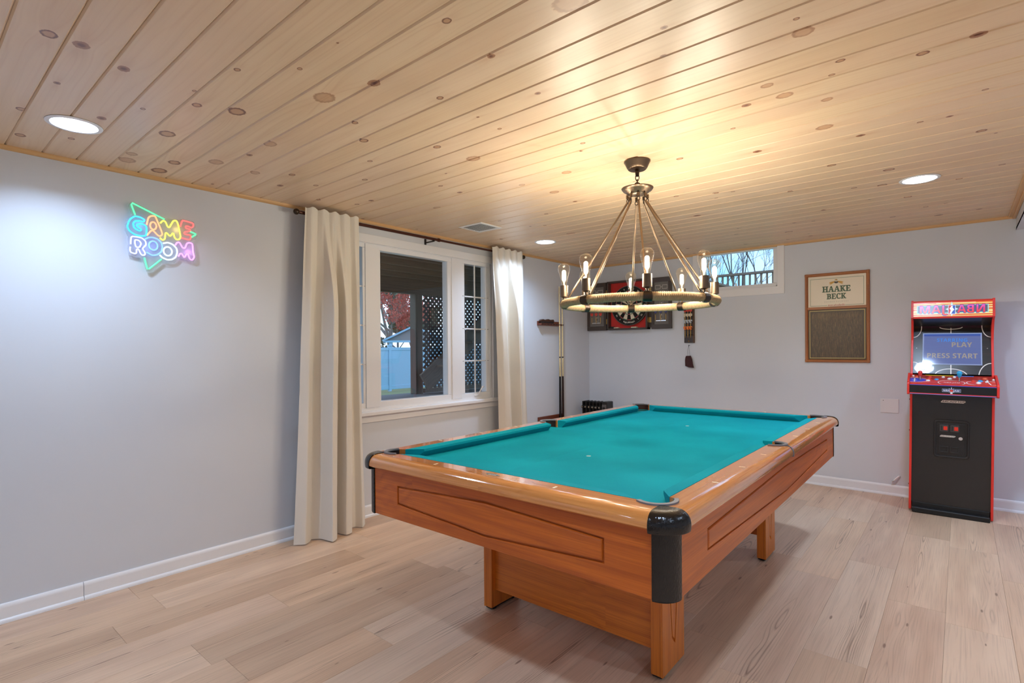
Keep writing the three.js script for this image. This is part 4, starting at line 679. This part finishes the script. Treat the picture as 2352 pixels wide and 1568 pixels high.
  for (const y of [1.59, 1.93]) { put('hinge', [span(0.262, 0.298, y - 0.03, y + 0.03, 0.036, 0.042, 0.002), between([0.28, y - 0.03, 0.044], [0.28, y + 0.03, 0.044], 0.006, 10)], M.brass, t); put('hinge', [span(0.804, 0.842, y - 0.03, y + 0.03, 0.036, 0.042, 0.002)], M.brass, t); }
  for (let k = 0; k < 3; k++) { dart(`red-flighted dart on the cabinet door nearest the corner, ${['leftmost', 'middle', 'rightmost'][k]} of three`, 'darts on the door by the corner', dartColors.red, [0.074 + k * 0.06, 1.62, 0.056], 0.13); dart(`blue-flighted dart on the other cabinet door, ${['leftmost', 'middle', 'rightmost'][k]} of three`, 'darts on the door away from the corner', dartColors.blue, [0.894 + k * 0.06, 1.62, 0.056], 0.13); }
}
{
  const t = thing('dart_strip', 'narrow dark dart holder strip on the far wall beside the dartboard', 'dart holder');
  put('board', span(1.204, 1.312, 1.328, 1.735, 0, 0.022, 0.003, 'y'), mat(rgb(64, 56, 54), 0.5), t); put('edge', span(1.3, 1.313, 1.327, 1.736, 0, 0.024, 0.002, 'y'), mat(rgb(92, 66, 44), 0.5), t);
  const rows = [[1.47, 'orange', 'lowest row'], [1.54, 'pale', 'second row from the bottom'], [1.605, 'clear', 'third row from the bottom'], [1.66, 'red', 'top row']];
  for (const [y] of rows) put('holder', span(1.215, 1.3, y - 0.06, y - 0.05, 0.02, 0.045, 0.002), M.black, t);
  { const s = new THREE.SphereGeometry(0.006, 12, 8); s.translate(1.255, 1.345, 0.024); put('screw', s, M.brass, t); }
  for (const [y, c, where] of rows) for (let k = 0; k < 3; k++) dart(`${c === 'pale' ? 'pale blue' : c === 'clear' ? 'cream' : c}-flighted dart in the strip holder, ${['leftmost', 'middle', 'rightmost'][k]} of its row`, `darts in the ${where}`, dartColors[c], [1.225 + k * 0.03, y - 0.035, 0.045], 0.12);
}
{
  const t = thing('hand_brush', 'dark maroon brush hanging by a string under the dart strip', 'brush', [1.255, 0, 0.02]);
  put('hook', [between([0, 1.3, -0.02], [0, 1.3, 0.006], 0.003, 8), tube([[0, 1.305, 0.006], [0, 1.292, 0.012], [0, 1.285, 0.004]], 0.0025, 10, 6)], M.black, t);
  put('string', [tube([[0, 1.288, 0.008], [-0.012, 1.24, 0.008], [-0.01, 1.185, 0.008]], 0.0016, 12, 5), tube([[0, 1.288, 0.008], [0.008, 1.24, 0.008], [0.012, 1.185, 0.008]], 0.0016, 12, 5)], mat(rgb(150, 150, 156), 0.8), t);
  const g = extrude([[-0.028, 1.188], [0.018, 1.19], [0.034, 1.15], [0.042, 1.10], [0.052, 1.062], [0.0, 1.066], [-0.038, 1.08], [-0.04, 1.14], [-0.036, 1.17]], 0.026, { bevel: 0.005 }); g.translate(0, 0, -0.01); put('brush_head', g, mat(rgb(58, 16, 20), 0.7), t);
}
// ---------------------------------------------------------------- framed tavern board
{
  const t = thing('framed_board', 'oak framed tavern menu board with cream header and blank dark panel', 'sign'), x0 = 2.363, x1 = 2.87, y0 = 1.133, y1 = 1.948;
  const oak = mat('#ffffff', 0.4, { map: woodTexture(1024, 256, 1.0, 0.12, [190, 122, 66], [124, 66, 30], 251, { rings: 90, streak: 0.8 }), clearcoat: 0.3 });
  const prof = () => { const s = new THREE.Shape(); s.moveTo(0, 0); s.lineTo(0, 0.012); s.quadraticCurveTo(0.004, 0.024, 0.014, 0.022); s.quadraticCurveTo(0.022, 0.02, 0.027, 0.011); s.lineTo(0.027, 0); return s; };
  const side = (len, ang, x, y) => { const g = extrude(prof(), len, { grain: 'z' }); metres(g, 'z', x, y); g.rotateX(-Math.PI / 2); const h = g; h.applyMatrix4(new THREE.Matrix4().makeRotationZ(ang)); h.translate(x, y, 0.002); return h; };
  // profile: x inwards, depth towards the room; length upwards
  const bar = (len, ang, x, y) => { const g = extrude(prof(), len, { grain: 'z' }); const p = g.attributes.position, n = []; for (let i = 0; i < p.count; i++) p.setXYZ(i, p.getX(i), p.getZ(i), p.getY(i)); const q = g.index ? g.toNonIndexed() : g, a = q.attributes.position.array, u = q.attributes.uv.array; for (let i = 0; i < a.length; i += 9) for (let k = 0; k < 3; k++) [a[i + 3 + k], a[i + 6 + k]] = [a[i + 6 + k], a[i + 3 + k]]; for (let i = 0; i < u.length; i += 6) for (let k = 0; k < 2; k++) [u[i + 2 + k], u[i + 4 + k]] = [u[i + 4 + k], u[i + 2 + k]]; q.computeVertexNormals(); metres(q, 'y', x, y); q.rotateZ(ang); q.translate(x, y, 0.001); return q; };
  put('frame_bar', bar(y1 - y0, 0, x0, y0), oak, t); put('frame_bar', bar(y1 - y0, Math.PI, x1, y1), oak, t); put('frame_bar', bar(x1 - x0, -Math.PI / 2, x0, y1), oak, t); put('frame_bar', bar(x1 - x0, Math.PI / 2, x1, y0), oak, t);
  const ym = 1.628; put('cross_bar', span(x0 + 0.02, x1 - 0.02, ym - 0.012, ym + 0.012, 0.002, 0.018, 0.004, 'x'), oak, t);
  const hd = sheet(x1 - x0 - 0.05, y1 - 0.026 - ym, 0.006); hd.translate((x0 + x1) / 2, (y1 - 0.026 + ym) / 2, 0.005);
  put('header', hd, mat('#ffffff', 0.35, { map: canvasTexture(1024, 620, (c, W, H) => {
    c.fillStyle = '#ece2cc'; c.fillRect(0, 0, W, H); c.strokeStyle = '#8f9a80'; c.lineWidth = 9; c.beginPath(); c.moveTo(355, 570); c.lineTo(46, 570); c.lineTo(46, 52); c.lineTo(978, 52); c.lineTo(978, 570); c.lineTo(665, 570); c.stroke();
    c.fillStyle = '#c9962c'; for (let k = -3; k <= 3; k++) { if (!k) continue; c.save(); c.translate(510, 120); c.rotate(k * 0.07); c.beginPath(); c.ellipse(Math.sign(k) * 66, Math.abs(k) * 5 - 6, 62, 9, k * 0.1, 0, 7); c.fill(); c.restore(); }
    c.fillStyle = '#2a2118'; c.beginPath(); c.ellipse(510, 132, 36, 22, 0, 0, 7); c.fill(); c.fillStyle = '#efe6cc'; c.beginPath(); c.ellipse(510, 94, 34, 24, 0, 0, 7); c.fill(); c.fillStyle = '#c9962c'; c.beginPath(); c.ellipse(510, 82, 22, 10, 0, 0, 7); c.fill(); c.fillStyle = '#2a2118'; for (const x of [492, 510, 528]) c.fillRect(x - 3, 80, 6, 26);
    c.fillStyle = '#1d4a26'; c.textAlign = 'center'; c.textBaseline = 'alphabetic'; const heavy = (s, x, y, px, w) => { c.font = `bold ${px}px serif`; c.save(); c.translate(x, y); c.scale(w / c.measureText(s).width, 1); c.fillText(s, 0, 0); c.lineWidth = 7; c.strokeStyle = '#1d4a26'; c.strokeText(s, 0, 0); c.restore(); };
    heavy('HAAKE', 510, 312, 150, 500); heavy('BECK', 510, 448, 138, 340);
    c.fillStyle = '#b9b09c'; c.font = '34px serif'; c.fillText('B R E M E N  B R E W E R Y', 510, 512); c.fillStyle = '#a8342c'; c.font = 'italic bold 44px serif'; c.fillText('non-alcoholic', 510, 582);
  }) }), t);
  const bw = x1 - x0 - 0.05, bh = ym - 0.01 - (y0 + 0.025), bd = sheet(bw, bh, 0.006); bd.translate((x0 + x1) / 2, (ym - 0.01 + y0 + 0.025) / 2, 0.005);
  const r = rng(33);
  put('dark_panel', bd, mat('#ffffff', 0.42, { map: canvasTexture(1024, 1024, (c, W, H) => {
    c.fillStyle = '#4a3c2c'; c.fillRect(0, 0, W, H);
    for (let k = 0; k < 2600; k++) { const x = 70 + r() * 880, y = 60 + Math.pow(r(), 1.5) * 900, l = 20 + r() * 90; c.strokeStyle = `rgba(${150 + r() * 30},${118 + r() * 24},${72 + r() * 20},${0.1 + r() * 0.1})`; c.lineWidth = 2 + r() * 7; c.beginPath(); c.moveTo(x, y); c.lineTo(x + (r() - 0.5) * 10, y + l); c.stroke(); }
    for (let k = 0; k < 240; k++) { const x = 70 + r() * 880, y = 60 + r() * 880; c.strokeStyle = `rgba(40,30,20,${0.1 + r() * 0.2})`; c.lineWidth = 2; c.beginPath(); c.moveTo(x, y); c.lineTo(x + (r() - 0.5) * 6, y + 14 + r() * 30); c.stroke(); }
    c.strokeStyle = '#cdb56a'; c.lineWidth = 12; c.strokeRect(32, 32, W - 64, H - 64);
  }) }), t);
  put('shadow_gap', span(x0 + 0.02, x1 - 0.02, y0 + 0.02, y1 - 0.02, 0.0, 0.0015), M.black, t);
}
// ---------------------------------------------------------------- small things on the dartboard wall
{
  const g = new RoundedBoxGeometry(0.13, 0.12, 0.006, 3, 0.0029); g.translate(3.006, 0.764, 0.003);
  const t = thing('cover_plate', 'blank white cover plate on the wall beside the arcade cabinet', 'wall plate'); put('plate', g, mat(rgb(226, 226, 228), 0.4), t);
  put('screw', (() => { const s = cyl(0.003, 0.003, 0.002, 0, 0, 0, 10); s.rotateX(Math.PI / 2); s.translate(2.962, 0.81, 0.006); return s; })(), M.black, t);
  const c = thing('cable_stub', 'short white cable stub curling from the wall above the baseboard', 'cable');
  put('cable', tube([[3.075, 0.165, 0], [3.07, 0.17, 0.02], [3.055, 0.155, 0.035], [3.035, 0.13, 0.03], [3.028, 0.128, 0.022]], 0.006, 24, 8), M.white, c);
  put('plug', between([3.036, 0.132, 0.031], [3.022, 0.12, 0.028], 0.008, 12), M.chrome, c);
}
// ---------------------------------------------------------------- the arcade cabinet
{
  const T = thing('arcade_cabinet', 'red and black arcade cabinet with lit screen against the far wall', 'arcade machine', [3.392, 0, 0]); T.rotation.set(0, 0.031, -0.013);
  const red = mat(rgb(226, 52, 40), 0.38), blk = mat(rgb(26, 23, 22), 0.32, { clearcoat: 0.4, clearcoatRoughness: 0.15 }), W = 0.245, IN = 0.23;
  // side panels, outline in (z, y)
  const out = new THREE.Shape(); out.moveTo(0.03, 0.012); out.lineTo(0.43, 0.012); out.lineTo(0.43, 0.93); out.lineTo(0.40, 1.03); out.lineTo(0.365, 1.06); out.quadraticCurveTo(0.30, 1.2, 0.272, 1.32); out.quadraticCurveTo(0.268, 1.41, 0.33, 1.47); out.lineTo(0.385, 1.492); out.lineTo(0.352, 1.628); out.lineTo(0.05, 1.6); out.lineTo(0.03, 1.5);
  for (const s of [-1, 1]) { const g = extrude(out, W - IN, { bevel: 0.002, curve: 16 }); g.rotateY(-Math.PI / 2); g.translate(s > 0 ? W : -IN, 0, 0); put('side_panel', g, red, T); }
  put('back_panel', span(-IN, IN, 0.02, 1.58, 0.035, 0.05), blk, T);
  put('kick_panel', span(-IN, IN, 0.07, 0.935, 0.40, 0.415), blk, T);
  put('base', [span(-IN + 0.004, IN - 0.004, 0.0, 0.072, 0.06, 0.425, 0.003), span(-IN + 0.004, IN - 0.004, 0.0, 0.04, 0.42, 0.47, 0.008)], mat(rgb(18, 17, 17), 0.5), T);
  // printed name plates
  const plate = (W2, H2, text) => canvasTexture(W2, H2, (c) => { c.fillStyle = '#1a1716'; c.fillRect(0, 0, W2, H2); c.textAlign = 'center'; c.textBaseline = 'middle'; c.font = `italic bold ${H2 * 0.62}px sans-serif`; c.save(); c.translate(W2 / 2, H2 / 2); c.scale(W2 * 0.9 / c.measureText(text).width, 1); c.lineJoin = 'round'; c.lineWidth = H2 * 0.3; c.strokeStyle = '#f2eee6'; c.strokeText(text, 0, 0); c.fillStyle = '#2a2624'; c.fillText(text, 0, 0); c.restore(); });
  const nameMat = mat('#ffffff', 0.4, { map: plate(512, 96, 'ARCADE1UP') });
  const decal = (name, m, w, h, x, y, z, rx = 0, parent = T) => { const g = sheet(w, h, 0.0012); g.rotateX(rx); g.translate(x, y, z); return put(name, g, m, parent); };
  decal('name_print', nameMat, 0.145, 0.026, 0.013, 0.858, 0.4156);
  // coin door
  { const cx = 0.006, cy = 0.577, z = 0.415, dm = mat(rgb(34, 31, 30), 0.35), rr = (w, h, r) => { const s = new THREE.Shape(); s.moveTo(-w + r, -h); s.lineTo(w - r, -h); s.quadraticCurveTo(w, -h, w, -h + r); s.lineTo(w, h - r); s.quadraticCurveTo(w, h, w - r, h); s.lineTo(-w + r, h); s.quadraticCurveTo(-w, h, -w, h - r); s.lineTo(-w, -h + r); s.quadraticCurveTo(-w, -h, -w + r, -h); return s; };
    const ring = extrude(rr(0.104, 0.142, 0.026), 0.012, { bevel: 0.004, holes: [new THREE.Path(rr(0.09, 0.128, 0.02).getPoints(8))] }); ring.translate(cx, cy, z); const d = put('coin_door', [ring, (() => { const g = extrude(rr(0.092, 0.13, 0.02), 0.003); g.translate(cx, cy, z); return g; })(), (() => { const g = extrude(rr(0.078, 0.116, 0.012), 0.006, { bevel: 0.002 }); g.translate(cx, cy, z); return g; })()], dm, T);
    for (const s of [-1, 1]) { const x = cx - 0.012 + s * 0.031; put('coin_slot', [span(x - 0.026, x + 0.026, cy + 0.055, cy + 0.105, z + 0.004, z + 0.012, 0.003)], mat(rgb(70, 68, 66), 0.35), d); put('slit', span(x - 0.017, x - 0.012, cy + 0.063, cy + 0.097, z + 0.0115, z + 0.0128), M.black, d); put('reject_button', span(x - 0.003, x + 0.02, cy + 0.066, cy + 0.094, z + 0.011, z + 0.0145, 0.002), mat(rgb(214, 50, 32), 0.35, { emissive: rgb(214, 40, 24), emissiveIntensity: 0.15 }), d);
      put('return_cup', [span(x - 0.026, x + 0.026, cy - 0.062, cy - 0.058, z + 0.004, z + 0.013, 0.001), span(x - 0.026, x + 0.026, cy - 0.102, cy - 0.096, z + 0.004, z + 0.013, 0.001), span(x - 0.026, x - 0.021, cy - 0.1, cy - 0.06, z + 0.004, z + 0.013, 0.001), span(x + 0.021, x + 0.026, cy - 0.1, cy - 0.06, z + 0.004, z + 0.013, 0.001)], mat(rgb(44, 41, 39), 0.35), d); }
    decal('name_print', nameMat, 0.092, 0.017, cx - 0.022, cy + 0.02, z + 0.0066, 0, d);
    { const k = cyl(0.011, 0.012, 0.012, 0, 0, 0, 20); k.rotateX(Math.PI / 2); k.translate(cx + 0.053, cy + 0.01, z + 0.004); put('lock', k, M.chrome, d); } }
  // control deck
  const deckPrint = canvasTexture(1024, 512, (c, w, h) => {
    c.fillStyle = '#b0332a'; c.fillRect(0, 0, w, h); c.fillStyle = '#d83a2c'; c.fillRect(0, h * 0.55, w, h * 0.45); c.fillStyle = '#e8c832'; c.fillRect(190, 0, 360, 46); c.fillStyle = '#4f86d8'; c.fillRect(550, 0, 240, 46);
    c.fillStyle = '#7c3fc0'; c.beginPath(); c.ellipse(40, 330, 170, 120, 0, 0, 7); c.fill(); c.fillStyle = '#2c4fd0'; c.beginPath(); c.ellipse(60, 330, 120, 96, 0, 0, 7); c.fill();
    c.strokeStyle = '#f4ece4'; c.lineWidth = 12; for (const [x, y, a, b] of [[50, 330, 180, 130], [512, 430, 160, 130], [880, 400, 190, 130]]) { c.beginPath(); c.ellipse(x, y, a, b, 0, 0, 7); c.stroke(); }
    c.lineWidth = 16; c.beginPath(); c.moveTo(58, 230); c.lineTo(58, 430); c.moveTo(28, 340); c.lineTo(90, 340); c.moveTo(930, 280); c.lineTo(966, 480); c.stroke(); c.fillStyle = '#f4ece4'; c.font = 'italic bold 46px sans-serif'; c.textAlign = 'center'; c.fillText('NBA JAM', 512, 440);
  });
  const D0 = 0.252, y0 = 0.915, y1 = 0.997, zf = 0.575, yb = 1.052, zb = 0.36;
  { const s = new THREE.Shape(); s.moveTo(zb, y0 - 0.004); s.lineTo(zf, y0 - 0.004); s.lineTo(zf + 0.006, y0 + 0.004); s.lineTo(zf + 0.004, y1 - 0.012); s.quadraticCurveTo(zf + 0.002, y1 + 0.006, zf - 0.018, y1 + 0.012); s.lineTo(zb + 0.02, yb + 0.012); s.lineTo(zb, yb + 0.01); const d = [];
    for (const q of [-1, 1]) { const g = extrude(s, 0.014, { bevel: 0.002 }); g.rotateY(-Math.PI / 2); g.translate(q > 0 ? D0 + 0.007 : -D0 + 0.007, 0, 0); d.push(g); } put('deck_cheek', d[0], red, T); put('deck_cheek', d[1], red, T); }
  const slope = Math.atan2(yb - y1, zf - zb), dl = Math.hypot(yb - y1, zf - zb);
  const deck = put('control_deck', [span(-D0 + 0.008, D0 - 0.008, y0, y1 - 0.012, zb, zf), (() => { const g = span(-D0 + 0.008, D0 - 0.008, -0.014, -0.001, -dl / 2, dl / 2); g.rotateX(slope); g.translate(0, (y1 + yb) / 2, (zf + zb) / 2); return g; })(), span(-D0 + 0.008, D0 - 0.008, y1 - 0.016, y1 - 0.001, zf - 0.016, zf, 0.005)], red, T);
  { const g = new THREE.PlaneGeometry(2 * D0 - 0.018, dl - 0.004); g.rotateX(-Math.PI / 2); g.rotateX(slope); g.translate(0, (y1 + yb) / 2 + 0.0004, (zf + zb) / 2); put('deck_print', g, mat('#ffffff', 0.3, { map: deckPrint }), deck); }
  const frontPrint = canvasTexture(1024, 176, (c, w, h) => { c.fillStyle = '#141214'; c.fillRect(0, 0, w, h); c.fillStyle = '#3a58c8'; c.fillRect(0, 0, w, 10); c.fillStyle = '#e03a3a'; c.fillRect(0, h - 30, w, 14); c.fillStyle = '#7d8fe0'; c.fillRect(0, h - 16, w, 8);
    c.save(); c.translate(w / 2, 84); c.fillStyle = '#dfe6ee'; c.beginPath(); c.moveTo(0, -66); for (let k = 1; k < 20; k++) { const a = -Math.PI / 2 + k * Math.PI / 10, r = k % 2 ? 22 : 40 + (k % 5) * 4; c.lineTo(Math.cos(a) * r * 1.1, Math.sin(a) * r); } c.closePath(); c.fill(); c.strokeStyle = '#b8c4d8'; c.lineWidth = 5; c.strokeRect(-108, -24, 216, 50); c.fillStyle = '#2a3a78'; c.fillRect(-100, -20, 200, 42); c.fillStyle = '#f2f2f4'; c.font = 'bold 40px sans-serif'; c.textAlign = 'center'; c.textBaseline = 'middle'; c.fillText('NBA', -58, 2); c.fillText('JAM', 58, 2); c.fillStyle = '#e0483c'; c.beginPath(); c.ellipse(0, 4, 20, 20, 0, 0, 7); c.fill(); c.fillStyle = '#eceef2'; c.fillRect(-14, 26, 28, 34); c.restore(); });
  { const g = sheet(2 * D0 - 0.017, y1 - y0 - 0.008, 0.002); g.translate(0, (y0 + y1) / 2 - 0.006, zf + 0.0005); put('deck_front_print', g, mat('#ffffff', 0.35, { map: frontPrint }), deck); }
  // joysticks and buttons
  const onDeck = (x, t) => [x, y1 + (yb - y1) * t + 0.0006, zf + (zb - zf) * t];
  const stick = (x, t, col, s) => { const [a, b, c] = onDeck(x, t), j = put('joystick', [cyl(0.012, 0.012, 0.002, a, b, c, 20), cyl(0.0035, 0.0035, 0.03 * s, a, b, c, 10)], M.chrome, T); const g = new THREE.LatheGeometry([[0, 0], [0.007, 0.001], [0.0105, 0.012], [0.015, 0.026], [0.0165, 0.034], [0.014, 0.043], [0.008, 0.048], [0, 0.049]].map(q => new THREE.Vector2(q[0] * s, q[1] * s)), 24); g.translate(a, b + 0.026 * s, c); put('ball_top', g, mat(col, 0.25), j); };
  stick(-0.182, 0.4, rgb(224, 70, 66), 0.9); stick(0.046, 0.35, rgb(36, 168, 222), 1.0);
  const colr = { r: rgb(226, 64, 48), b: rgb(40, 156, 214), w: rgb(240, 238, 236), o: rgb(230, 96, 60) };
  for (const [x, t, c, r] of [[-0.13, 0.5, 'r', 0.015], [-0.123, 0.72, 'r', 0.012], [-0.135, 0.3, 'w', 0.013], [-0.085, 0.45, 'b', 0.013], [-0.045, 0.75, 'w', 0.01], [-0.008, 0.58, 'w', 0.014], [0.02, 0.78, 'w', 0.01], [0.125, 0.4, 'r', 0.013], [0.162, 0.42, 'b', 0.014], [0.15, 0.22, 'w', 0.014], [0.19, 0.7, 'o', 0.014], [0.235, 0.6, 'w', 0.008], [0.2, 0.45, 'w', 0.006], [-0.225, 0.78, 'w', 0.008], [-0.205, 0.7, 'o', 0.011], [0.192, 0.33, 'w', 0.006]]) { const g = new THREE.LatheGeometry([[0, 0.008], [0.6, 0.0078], [0.72, 0.007], [0.75, 0.004], [1, 0.0035], [1.05, 0]].map(q => new THREE.Vector2(q[0] * r, q[1])), 20); g.rotateX(slope); const p = onDeck(x, t); g.translate(...p); put('button', g, mat(colr[c], 0.3), T); }
  // bezel, leaning back, with court lines; screen set in it
  const bA = [0.362, 1.062], bB = [0.208, 1.44], bl = Math.hypot(bB[0] - bA[0], bB[1] - bA[1]), lean = -Math.atan2(bA[0] - bB[0], bB[1] - bA[1]);
  const onBezel = (g, x, s, lift = 0) => { g.rotateX(lean); const t = s / bl; g.translate(x, bA[1] + (bB[1] - bA[1]) * t + lift * Math.sin(-lean), bA[0] + (bB[0] - bA[0]) * t + lift * Math.cos(lean)); return g; };
  const court = canvasTexture(1024, 890, (c, w, h) => {
    c.fillStyle = '#15110f'; c.fillRect(0, 0, w, h); const r = rng(8); for (let k = 0; k < 90; k++) { c.fillStyle = `rgba(66,44,30,${0.15 + 0.2 * r()})`; c.fillRect(0, r() * h, w, 2 + r() * 6); }
    c.strokeStyle = '#ece4da'; c.lineWidth = 13; c.beginPath(); c.moveTo(w / 2, 60); c.lineTo(w / 2, h); c.stroke(); c.beginPath(); c.ellipse(w / 2, 44, 150, 40, 0, 0, Math.PI); c.stroke(); c.beginPath(); c.ellipse(w / 2, h + 30, 210, 120, 0, Math.PI, 0); c.stroke();
    for (const s of [0, 1]) { const x = s ? w : 0, q = s ? -1 : 1; c.beginPath(); c.ellipse(x, 40, 110, 190, 0, 0, 7); c.stroke(); c.beginPath(); c.ellipse(x, h + 60, 160, 260, 0, 0, 7); c.stroke(); }
    c.save(); c.translate(w / 2, 178); c.font = 'italic bold 44px sans-serif'; c.textAlign = 'center'; c.textBaseline = 'middle'; c.lineJoin = 'round'; c.lineWidth = 16; c.strokeStyle = '#bdb3a6'; c.strokeText('ARCADE1UP', 0, 0); c.fillStyle = '#2a2420'; c.fillText('ARCADE1UP', 0, 0); c.restore();
    c.fillStyle = '#cfc8be'; for (const x of [46, w - 46]) { c.beginPath(); c.ellipse(x, 430, 7, 7, 0, 0, 7); c.fill(); }
  });
  const bz = put('bezel', onBezel(sheet(2 * IN, bl, 0.004), 0, bl / 2), mat('#ffffff', 0.3, { map: court, clearcoat: 0.6, clearcoatRoughness: 0.03 }), T);
  const shot = canvasTexture(1024, 720, (c, w, h) => {
    c.fillStyle = '#5d6ea6'; c.fillRect(0, 0, w, h); c.fillStyle = '#3c5ba8'; c.fillRect(0, 0, w, 70); c.strokeStyle = '#8fa0cc'; c.lineWidth = 22; c.strokeRect(11, 11, w - 22, h - 22);
    const word = (s, x, y, px, wd, f) => { c.font = `bold ${px}px sans-serif`; c.textAlign = 'left'; c.fillStyle = f; c.save(); c.translate(x, y); c.scale(wd / c.measureText(s).width, 1); c.fillText(s, 0, 0); c.restore(); };
    word('STARRING', 250, 200, 110, 540, '#3f86e0'); word('PLAY', 500, 320, 150, 360, '#9a938f'); word('PRESS START', 70, 570, 150, 880, '#9f9894');
  });
  const sc = put('screen', onBezel(sheet(0.352, 0.262, 0.003), 0.004, 0.205, 0.003), mat('#0a0a0c', 0.08, { emissive: '#ffffff', emissiveMap: shot, emissiveIntensity: 0.75, clearcoat: 1, clearcoatRoughness: 0.02 }), T);
  { const l = new THREE.RectAreaLight(rgb(120, 140, 210), 0.4, 0.35, 0.26); l.position.set(0.004, 1.255, 0.32); l.rotation.set(Math.PI + lean, 0, Math.PI); T.add(l); }
  // speaker panel and lit marquee
  { const A = [0.24, 1.435], B = [0.372, 1.49], len = Math.hypot(B[0] - A[0], B[1] - A[1]), g = span(-IN, IN, -0.004, 0, -len / 2, len / 2); g.rotateX(-Math.atan2(B[1] - A[1], B[0] - A[0])); g.translate(0, (A[1] + B[1]) / 2, (A[0] + B[0]) / 2); put('speaker_panel', g, blk, T); }
  const mq = canvasTexture(2048, 560, (c, w, h) => {
    const stripes = ['#e0502c', '#e8823a', '#e8c878', '#d8562e', '#ecd488', '#e06a34', '#f0dc9a', '#d8502c', '#e8b464', '#f0e0a0', '#e8a050', '#ecd890', '#d85c30', '#e8c070']; stripes.forEach((s, k) => { c.fillStyle = s; c.fillRect(0, k * 40, w, 40); }); c.fillStyle = '#dc4a2a'; c.fillRect(0, 0, w, 56); c.fillStyle = '#f0dc9a'; c.fillRect(0, 84, w * 0.36, 34); c.fillRect(w * 0.3, 58, w * 0.5, 26);
    c.fillStyle = '#59606c'; c.fillRect(120, 170, w - 240, 250); c.strokeStyle = '#7fd4dc'; c.lineWidth = 22; c.strokeRect(105, 160, w - 210, 270);
    c.save(); c.translate(w, 0); c.scale(-1, 1);                                 // the backlit film sits mirrored in the photograph
    const word = (s, x, wd) => { c.font = 'bold 400px sans-serif'; c.textAlign = 'left'; c.textBaseline = 'alphabetic'; c.save(); c.translate(x, 438); c.scale(wd / c.measureText(s).width, 1); c.fillStyle = '#3a52b8'; c.fillText(s, 14, 22); c.strokeStyle = '#2c3a90'; c.lineWidth = 22; c.lineJoin = 'round'; c.strokeText(s, 0, 0); const g = c.createLinearGradient(0, -290, 0, 0); g.addColorStop(0, '#d86ad0'); g.addColorStop(0.5, '#e84c74'); g.addColorStop(1, '#e84a3c'); c.fillStyle = g; c.fillText(s, 0, 0); c.restore(); };
    word('NBA', 150, 730); word('JAM', 1180, 730); c.restore();
    c.save(); c.translate(w / 2 + 4, 296); c.scale(1.15, 1.2); c.fillStyle = '#bfe4ea'; c.beginPath(); for (let k = 0; k < 16; k++) { const a = k * Math.PI / 8 - Math.PI / 2, r = k % 2 ? 120 : (k % 4 ? 150 : 235); c.lineTo(Math.cos(a) * r * 0.62, Math.sin(a) * r); } c.closePath(); c.fill();
    c.fillStyle = '#dfe8f4'; c.fillRect(-86, -128, 172, 290); c.fillStyle = '#2f55b0'; c.fillRect(-4, -112, 78, 256); c.fillStyle = '#c83a44'; c.fillRect(-74, -112, 72, 256);
    c.fillStyle = '#f4f6fa'; c.beginPath(); c.moveTo(-8, -100); c.lineTo(26, -96); c.lineTo(16, -50); c.lineTo(58, 20); c.lineTo(20, 60); c.lineTo(-10, 136); c.lineTo(-52, 136); c.lineTo(-24, 40); c.lineTo(-54, -20); c.lineTo(-26, -60); c.closePath(); c.fill(); c.restore();
  });
  const mA = [0.387, 1.492], mB = [0.356, 1.622], ml = Math.hypot(mB[0] - mA[0], mB[1] - mA[1]), mg = sheet(2 * IN, ml - 0.014, 0.006); mg.rotateX(-Math.atan2(mA[0] - mB[0], mB[1] - mA[1])); mg.translate(0, (mA[1] + mB[1]) / 2, (mA[0] + mB[0]) / 2 - 0.006);
  put('marquee_sign', mg, mat('#ffffff', 0.25, { map: mq, emissive: '#ffffff', emissiveMap: mq, emissiveIntensity: 0.28 }), T);
  put('marquee_rail', [span(-IN, IN, 1.485, 1.5, 0.36, 0.388, 0.003)], red, T); put('marquee_rail', [span(-IN, IN, 1.612, 1.622, 0.33, 0.36, 0.003)], red, T);
  put('top_panel', (() => { const g = span(-IN, IN, -0.008, 0, -0.15, 0.15); g.rotateX(-0.092); g.translate(0, 1.606, 0.2); return g; })(), red, T);
  for (const y of [0.2, 0.62, 0.86]) { const s = cyl(0.005, 0.005, 0.004, 0, 0, 0, 10); s.rotateZ(Math.PI / 2); s.translate(-W, y, 0.405); put('bolt', s, M.black, T); }
}
renderer.render(scene, camera);
